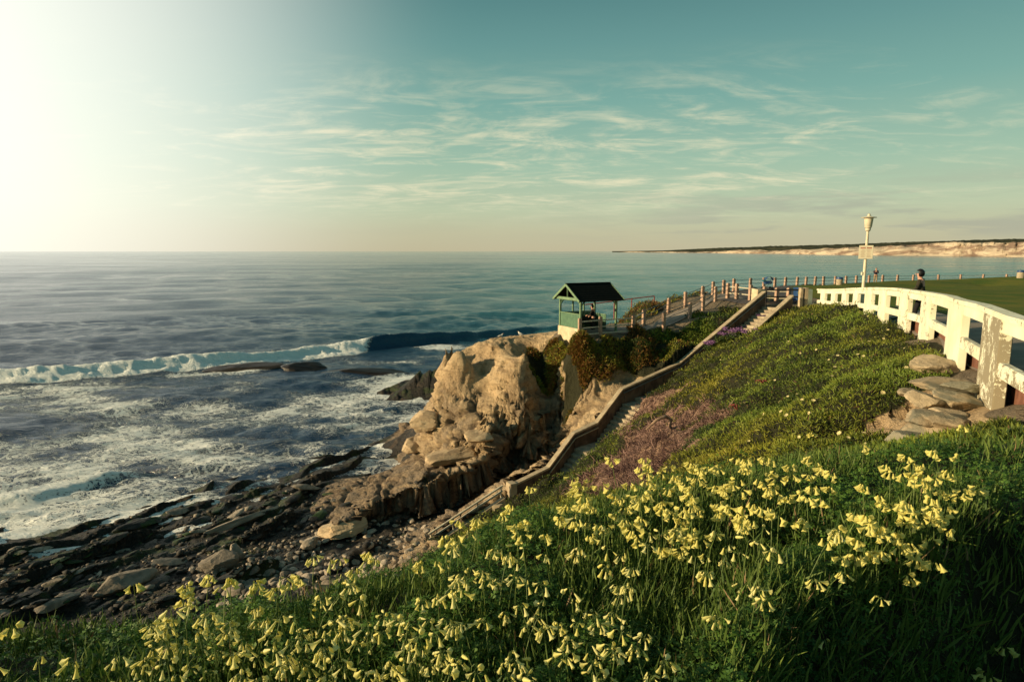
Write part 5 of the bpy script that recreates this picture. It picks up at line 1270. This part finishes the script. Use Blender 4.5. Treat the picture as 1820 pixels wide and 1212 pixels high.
pv = W[:, 0] + W[:, 1]; hole = fbm(v3(X / 1.6, Y / 1.6), 3, seed=120)
keep = (rng.random(len(X)) < np.clip((pv - 0.30) * 3.0, 0, 1)) & (Z > 1.4) & out_of_built(X, Y) & (W[:, 6] < 0.45)
keep &= ~((W[:, 1] > 0.4) & (hole < -0.22))
X, Y, Z, Nn, W, r = (a[keep] for a in (X, Y, Z, Nn, W, r)); n = len(X)
L = np.maximum(0.085, r * 0.0042) * rng.uniform(0.6, 1.35, n); w = np.maximum(0.016, r * 0.00105) * rng.uniform(0.7, 1.3, n)
tone = np.clip(0.46 + 1.3 * fbm(v3(X / 1.5, Y / 1.5), 4, 0.6, seed=130) + rng.normal(0, 0.25, n), 0, 1)
yel = np.clip(0.42 + 0.3 * W[:, 1] + 1.1 * fbm(v3(X / 4.0, Y / 4.0), 3, seed=133) + rng.normal(0, 0.15, n), 0, 1)
col = lerp((0.026, 0.054, 0.010), (0.190, 0.260, 0.036), tone) * (1 - yel[:, None]) + lerp((0.060, 0.068, 0.011), (0.370, 0.330, 0.042), tone) * yel[:, None]
orm = (rng.random(n) < np.clip(W[:, 1] * 1.1, 0, 0.75) * np.clip(0.5 + 1.6 * fbm(v3(X / 1.2, Y / 1.2), 2, seed=136), 0, 1))
col[orm] = lerp((0.14, 0.06, 0.018), (0.30, 0.15, 0.035), rng.random(orm.sum()))
brn = rng.random(n) < 0.02; col[brn] = (0.16, 0.08, 0.04)
Pp = np.stack([X, Y, Z], 1) + Nn * (rng.uniform(-0.02, 0.06, n) * np.clip(r / 12, .5, 2.5))[:, None]
mats = build_blades('ice_plant_mat', [blades(Pp, dirs(Nn, 0.75), L, w, col)], M_leaf); tag(mats, 'thick green ice plant mat covering the slopes on both sides of the stair', 'ground cover', kind='stuff')
# dry brush
X, Y, Z, Nn, W, r = scatter(420000, 9, 45)
keep = (rng.random(len(X)) < np.clip((W[:, 4] - 0.25) * 2.2, 0, 1) * sstep(-0.30, 0.1, fbm(v3(X / 1.3, Y / 1.3), 3, seed=140))) & out_of_built(X, Y)
X, Y, Z, Nn, W, r = (a[keep] for a in (X, Y, Z, Nn, W, r)); n = len(X)
col = lerp((0.045, 0.024, 0.026), (0.33, 0.21, 0.18), np.clip(0.42 + 1.4 * fbm(v3(X / 1.0, Y / 1.0), 3, seed=141) + rng.normal(0, .25, n), 0, 1))
Pp = np.stack([X, Y, Z], 1) + Nn * (rng.uniform(-0.03, 0.26, n) * np.clip(0.6 + fbm(v3(X / 0.8, Y / 0.8), 2, seed=144) * 1.5, 0, 1.5))[:, None]
dn = dirs(Nn, 1.6)
dry = build_blades('dry_brush', [blades(Pp, dn, rng.uniform(0.10, 0.42, n), np.maximum(0.012, r * 0.0008) * rng.uniform(.7, 1.3, n), col, 0.6)], M_twig); tag(dry, 'purple brown dead ice plant stems over bare soil beside the stair', 'dry brush', kind='stuff')

# ---- foreground
X, Y, Z, Nn, W, r = scatter(150000, 0.8, 5.6, -50, 50)
keep = out_of_built(X, Y) & (W[:, 5] > 0.3); X, Y, Z, Nn, W, r = (a[keep] for a in (X, Y, Z, Nn, W, r)); n = len(X)
bare = fbm(v3(X / 0.5, Y / 0.5), 3, seed=150)
k_ = bare > -0.28; X, Y, Z, Nn, W, r = (a[k_] for a in (X, Y, Z, Nn, W, r)); n = len(X)
h_ = rng.uniform(0.02, 0.20, n) * np.clip(0.8 + 0.9 * fbm(v3(X / 0.35, Y / 0.35), 2, seed=152), 0.2, 1.4)
ctr_ = np.stack([X, Y, Z + h_], 1); upv = dirs(np.tile([0, 0, 1.0], (n, 1)), 0.45)
a0 = rng.uniform(0, 2 * PI, n); t1 = np.cross(upv, [1, 0, 0]); t1 /= np.linalg.norm(t1, axis=1, keepdims=True); t2 = np.cross(upv, t1)
sz = rng.uniform(0.008, 0.015, n); V = []
tone = np.clip(0.5 + 0.8 * fbm(v3(X / 0.4, Y / 0.4), 2, seed=155) + rng.normal(0, 0.25, n), 0, 1); cc = lerp((0.030, 0.085, 0.016), (0.115, 0.220, 0.034), tone)
for k in range(3):
    an = a0 + k * 2 * PI / 3
    def at_(ang2, rad, dz_): d = t1 * np.cos(ang2)[:, None] + t2 * np.sin(ang2)[:, None]; return ctr_ + d * (sz * rad)[:, None] + upv * (sz * dz_)[:, None]
    V.append(np.stack([ctr_, at_(an - 0.62, 1.15, 0.12), at_(an, 1.0, -0.15), at_(an + 0.62, 1.15, 0.12)], 1).reshape(-1, 3))
V = np.concatenate(V); Fq = np.arange(len(V)).reshape(-1, 4)
clo = npmesh('clover_foliage', V, Fq, M_leaf, dict(col=np.concatenate([np.repeat(cc, 4, axis=0)] * 3))); tag(clo, 'low clover like leaves filling the ground among the yellow flowers', 'foliage', kind='stuff')
X, Y, Z, Nn, W, r = scatter(95000, 0.8, 5.8, -50, 50)
keep = out_of_built(X, Y) & (W[:, 5] > 0.25) & (fbm(v3(X / 0.45 + 5, Y / 0.45), 3, seed=160) > -0.15)
X, Y, Z, Nn, W, r = (a[keep] for a in (X, Y, Z, Nn, W, r)); n = len(X)
rightm = sstep(0.45, 0.8, X / np.maximum(Y, .1))
Lb = rng.uniform(0.05, 0.15, n) * (1 + 0.2 * rightm); wb = rng.uniform(0.004, 0.009, n) * (1 + 0.5 * rightm)
tone = np.clip(0.45 + rng.normal(0, 0.3, n), 0, 1); cc = lerp((0.040, 0.090, 0.018), (0.190, 0.260, 0.055), tone)
br_ = rng.random(n) < 0.03; cc[br_] = (0.30, 0.20, 0.10)
d = dirs(np.tile([0.05, 0, 1.0], (n, 1)), 0.33); Pb = np.stack([X, Y, Z + rng.uniform(-0.01, 0.10, n) * (1 - 0.6 * rightm)], 1)
bld = build_blades('leaf_blades', [blades(Pb, d, Lb, wb, cc, 0.3)], M_leaf); tag(bld, 'upright fleshy blades of green leaves in the foreground', 'foliage', kind='stuff')

# ---- yellow flowers
m = bpy.data.materials.new('yellow_petal'); m.use_nodes = True; q = NT(m.node_tree); q.n.clear(); M_pet = m
out = q.node('ShaderNodeOutputMaterial'); b = q.node('ShaderNodeBsdfPrincipled'); tr = q.node('ShaderNodeBsdfTranslucent'); mx = q.node('ShaderNodeMixShader')
oi = q.node('ShaderNodeObjectInfo').outputs['Random']; pc = q.mix(oi, (0.82, 0.74, 0.20, 1), (0.87, 0.82, 0.38, 1))
q.l.new(pc, b.inputs['Base Color']); b.inputs['Roughness'].default_value = 0.6; q.l.new(pc, tr.inputs[0]); mx.inputs[0].default_value = 0.35
q.l.new(b.outputs[0], mx.inputs[1]); q.l.new(tr.outputs[0], mx.inputs[2]); q.l.new(mx.outputs[0], out.inputs[0])
M_stem = simple('green_stem', (0.12, 0.17, 0.04), 0.6, dark=(0.07, 0.11, 0.02), scale=30)
def flower_data(op):
    """five-lobed trumpet hanging along -Z from the origin; op = how far it is open"""
    prof = [(0.0016, 0), (0.0030, .004), (0.0036, .010), (0.0052, .016), (0.0085 * (0.55 + 0.45 * op), .021), (0.0135 * (0.40 + 0.60 * op), .0255 + .002 * (1 - op))]
    n_ = 15; V = []; 
    for j, (r_, z) in enumerate(prof):
        for k in range(n_):
            a = 2 * PI * k / n_; lobe = abs(math.cos(2.5 * a)); f_ = 1 - (0.30 * op * (1 - lobe) if j >= 4 else 0); V.append((r_ * f_ * math.cos(a), r_ * f_ * math.sin(a), -z - (0.003 * lobe * (j == 5))))
    Fq = [(j * n_ + k, j * n_ + (k + 1) % n_, (j + 1) * n_ + (k + 1) % n_, (j + 1) * n_ + k) for j in range(len(prof) - 1) for k in range(n_)]
    return V, Fq
fl_me = []
for op in (1.0, 0.7, 0.2, 0.0):
    V, Fq = flower_data(op); me = bpy.data.meshes.new('flower'); me.from_pydata(V, [], Fq); me.materials.append(M_pet)
    for f_ in me.polygons: f_.use_smooth = True
    fl_me.append(me)
FLAB = 'nodding pale yellow trumpet flowers on a thin green stalk in the near flower bank'; FGRP = 'yellow flower stalks covering the near bank'
protos = []; fr_ = np.random.default_rng(8)
for pi_ in range(16):
    root = empty('flower_stalk'); tag(root, FLAB, 'flower', FGRP); H = fr_.uniform(0.20, 0.34); lx, ly = fr_.normal(0, .05, 2)
    pts = [(0, 0, -0.03), (lx * .2, ly * .2, H * .4), (lx * .6, ly * .6, H * .8), (lx, ly, H)]
    mb = MB(); mb.tube(pts, [.0022, .002, .0018, .0015], 5); top = Vector((lx, ly, H)); nf = int(fr_.integers(2, 9)); heads = []
    for k in range(nf):
        a = 2 * PI * k / nf + fr_.normal(0, .25); rad = fr_.uniform(.008, .024); e_ = top + Vector((math.cos(a) * rad, math.sin(a) * rad, fr_.uniform(-.006, .012)))
        mid = (top + e_) / 2 + Vector((0, 0, .008)); mb.tube([top, mid, e_], .0009, 4, cap=False); heads.append((e_, a))
    mb.build('stem', M_stem, root)
    for k, (e_, a) in enumerate(heads):
        o = bpy.data.objects.new('flower', fl_me[int(fr_.choice([0, 1, 1, 2, 3]))]); C.objects.link(o); o.parent = root; o.location = e_
        tl = fr_.uniform(0.1, 1.25); o.rotation_euler = (0, -tl, a); s_ = fr_.uniform(0.5, 0.98); o.scale = (s_, s_, s_ * fr_.uniform(.95, 1.35))
    protos.append(root)
def hit_up(px, py, up_):
    d = ray(px, py); ts = np.exp(np.linspace(math.log(0.5), math.log(9), 700)); X_, Y_, Z_ = d[0] * ts, d[1] * ts, EYE + d[2] * ts
    bl_ = Z_ < lookup(X_, Y_, [GZ2])[0] + up_
    if not bl_.any(): return None
    i = int(np.argmax(bl_)); return X_[i], Y_[i]
def fweight(px, py):
    if px < 230: return 0.12 if py > 1130 else 0
    w_ = 0.28
    if px < 1130 and py > 1000: w_ = 0.85
    if 640 < px < 1130 and py < 1100: w_ = 0.45
    if 980 < px < 1730 and py < 985: w_ = 1.1 if px < 1380 else 0.50
    if 700 < px < 1000 and py < 960: w_ = 0.25
    if px > 1180 and py > 1010 + max(0, 1480 - px) * 0.25: w_ = 0.03
    if px > 1600 and py < 830: w_ = 0.10
    if px > 1735: w_ = 0.03
    if px > 1480 and py > 985: w_ = 0.03
    return w_
cand = []; tries = 0
while len(cand) < 520 and tries < 30000:
    tries += 1
    px, py = fr_.uniform(-10, 1830), fr_.uniform(750, 1260)
    if fr_.random() > fweight(px, py) / 1.35: continue
    h_ = hit_up(px, py, 0.27)
    if h_ is None: continue
    D_ = math.hypot(*h_)
    if D_ > 4.9 or D_ < 1.0: continue
    md = 24 / D_ if px < 1130 else 19 / D_
    if any(abs(px - a[0]) < md and abs(py - a[1]) < md for a in cand): continue
    cand.append((px, py, h_[0], h_[1], D_))
cand.sort(key=lambda a: a[4])
for i, (px, py, x_, y_, D_) in enumerate(cand[:300]):
    pr = protos[i % 16]; o = pr if i < 16 else copy_tree(pr)
    o.location = (x_, y_, tz(x_, y_)); o.rotation_euler = (fr_.normal(0, .12), fr_.normal(0, .12), fr_.uniform(0, 6.28)); s_ = fr_.uniform(0.85, 1.2); o.scale = (s_,) * 3
# the rest, farther up the bank, as one mass
if len(cand) > 300:
    V0, F0 = flower_data(0.9); V0 = np.array(V0); F0 = np.array(F0); Vs, Fs_ = [], []; sv = []; o_ = 0
    for (px, py, x_, y_, D_) in cand[300:]:
        z_ = tz(x_, y_); H = fr_.uniform(.22, .36); top = np.array([x_ + fr_.normal(0, .03), y_ + fr_.normal(0, .03), z_ + H])
        for k in range(int(fr_.integers(4, 8))):
            a = fr_.uniform(0, 6.28); tl = fr_.uniform(0.1, 1.25); e_ = top + np.array([math.cos(a), math.sin(a), 0]) * fr_.uniform(.008, .026) + [0, 0, fr_.uniform(-.008, .008)]
            Rm = np.array((Matrix.Rotation(a, 3, 'Z') @ Matrix.Rotation(-tl, 3, 'Y'))); Vs.append((V0 * fr_.uniform(.9, 1.25)) @ Rm.T + e_); Fs_.append(F0 + o_); o_ += len(V0)
        sv.append((x_, y_, z_, *top))
    root = npmesh('flower_stalks', np.concatenate(Vs), np.concatenate(Fs_), M_pet, smooth=True); tag(root, 'the farther pale yellow flowers crowding the top of the bank', 'flowers', kind='stuff')
    mb = MB()
    for s_ in sv: mb.tube([s_[:3], ((s_[0] + s_[3]) / 2 + .01, (s_[1] + s_[4]) / 2, (s_[2] + s_[5]) / 2), s_[3:]], .0018, 4, cap=False)
    mb.build('stems', M_stem, root)

# ---- sea lavender beside the stair
M_pur = leaf_mat('purple_blossom', 0.1, 0.9, 0.1)
for i, (px, py, s_, lb_) in enumerate(((1350, 572, .7, 'small purple flowered clump nearest the head of the stair'), (1330, 592, .9, 'purple flowered clump second from the top along the stair'), (1305, 600, 1.0, 'largest purple flowered clump beside the upper stair'),
                           (1288, 606, .8, 'purple flowered clump just below the largest one'), (1262, 622, .6, 'faint purple clump where the upper flight meets its landing'), (1244, 634, .5, 'lowest faint purple clump against the stair wall'))):
    h_ = hit(px, py); root = empty('sea_lavender', h_); tag(root, lb_, 'plant', 'purple flowered clumps along the stair')
    n = int(500 * s_); P0 = rng.normal(size=(n, 3)) * [.25 * s_, .25 * s_, .05]; P0[:, 2] = np.abs(P0[:, 2])
    build_blades('foliage', [blades(P0, dirs(np.tile([0, 0, 1.0], (n, 1)), .7), rng.uniform(.1, .3, n), np.full(n, .035), lerp((.03, .06, .015), (.07, .10, .03), rng.random(n)), .3)], M_leaf, root)
    hv = []; cc = []
    for k in range(int(11 * s_) + 3):
        c0 = rng.normal(size=3) * [.34 * s_, .34 * s_, .05]; c0[2] = abs(c0[2]) + .38; m_ = 90; q_ = rng.normal(size=(m_, 3)) * [.07, .07, .03] + c0; hv.append(q_); cc.append(lerp((.17, .07, .20), (.38, .22, .42), rng.random(m_)))
    q_ = np.concatenate(hv); cc = np.concatenate(cc); m_ = len(q_)
    build_blades('blossom', [blades(q_, dirs(np.tile([0, 0, 1.0], (m_, 1)), 1.2), np.full(m_, .05), np.full(m_, .035), cc, .2)], M_pur, root)
# ---- pale daisies of the ice plant
M_dais = simple('pale_yellow_daisy', (0.72, 0.62, 0.30), 0.7)
mb = MB(); n_ = 14
vv = [(0, 0, .012)] + [((.035 if k % 2 else .026) * math.cos(2 * PI * k / n_), (.035 if k % 2 else .026) * math.sin(2 * PI * k / n_), .02) for k in range(n_)] + [(0, 0, 0)]
mb.add(vv, [(0, 1 + k, 1 + (k + 1) % n_) for k in range(n_)] + [(n_ + 1, 1 + (k + 1) % n_, 1 + k) for k in range(n_)]); d0 = mb.build('daisy', M_dais, None)
cnt = 0; first = True
dr_ = np.random.default_rng(21)
while cnt < 46:
    px, py = dr_.uniform(1240, 1660), dr_.uniform(565, 800)
    h_ = hit(px, py)
    if h_[1] < 8.5 or h_[1] > 38: continue
    wk = lookup([h_[0]], [h_[1]], [GW])[0][0]
    if wk[0] < 0.6: continue
    o = d0 if first else d0.copy()
    if not first: C.objects.link(o)
    first = False; o.location = (h_[0], h_[1], h_[2] + 0.07 + h_[1] * .002); o.scale = (dr_.uniform(.9, 1.5),) * 3; o.rotation_euler = (dr_.normal(0.3, .3), dr_.normal(-.4, .3), 0)
    tag(o, 'small pale daisy open on the green ice plant slope', 'flower', 'pale daisies dotted over the ice plant'); cnt += 1
# ---- two withered red rosettes and a bare root
M_wred = simple('withered_red_leaf', (0.26, 0.05, 0.045), 0.8, dark=(0.15, 0.04, 0.03))
for px, py, lb_ in ((1355, 685, 'upper withered red leaf tuft on the green slope'), (1308, 730, 'lower withered red leaf tuft on the green slope')):
    h_ = hit(px, py); mb = MB()
    for k in range(7):
        a = k * .9; mb.tube([(0, 0, .05), (.08 * math.cos(a), .08 * math.sin(a), .17), (.17 * math.cos(a), .17 * math.sin(a), .15), (.22 * math.cos(a), .22 * math.sin(a), .08)], [.02, .02, .013, .003], 5)
    o = mb.build('withered_tuft', M_wred, None); o.location = h_; tag(o, lb_, 'plant')
h_ = hit(1182, 772); mb = MB(); mb.tube([(-.7, -.3, .25), (-.35, -.2, .55), (0, 0, .62), (.18, 0, .50), (.14, 0, .28), (.3, .05, .05), (.6, .1, -.05), (.9, .1, -.3)], [.03, .05, .06, .06, .06, .07, .06, .04], 9)
o = mb.build('bare_root', simple('pale_root_wood', (0.42, 0.28, 0.19), 0.9, dark=(.22, .14, .10)), None, smooth=True); o.location = h_; tag(o, 'pale bare root looping out of the dry bank above the stair', 'root')
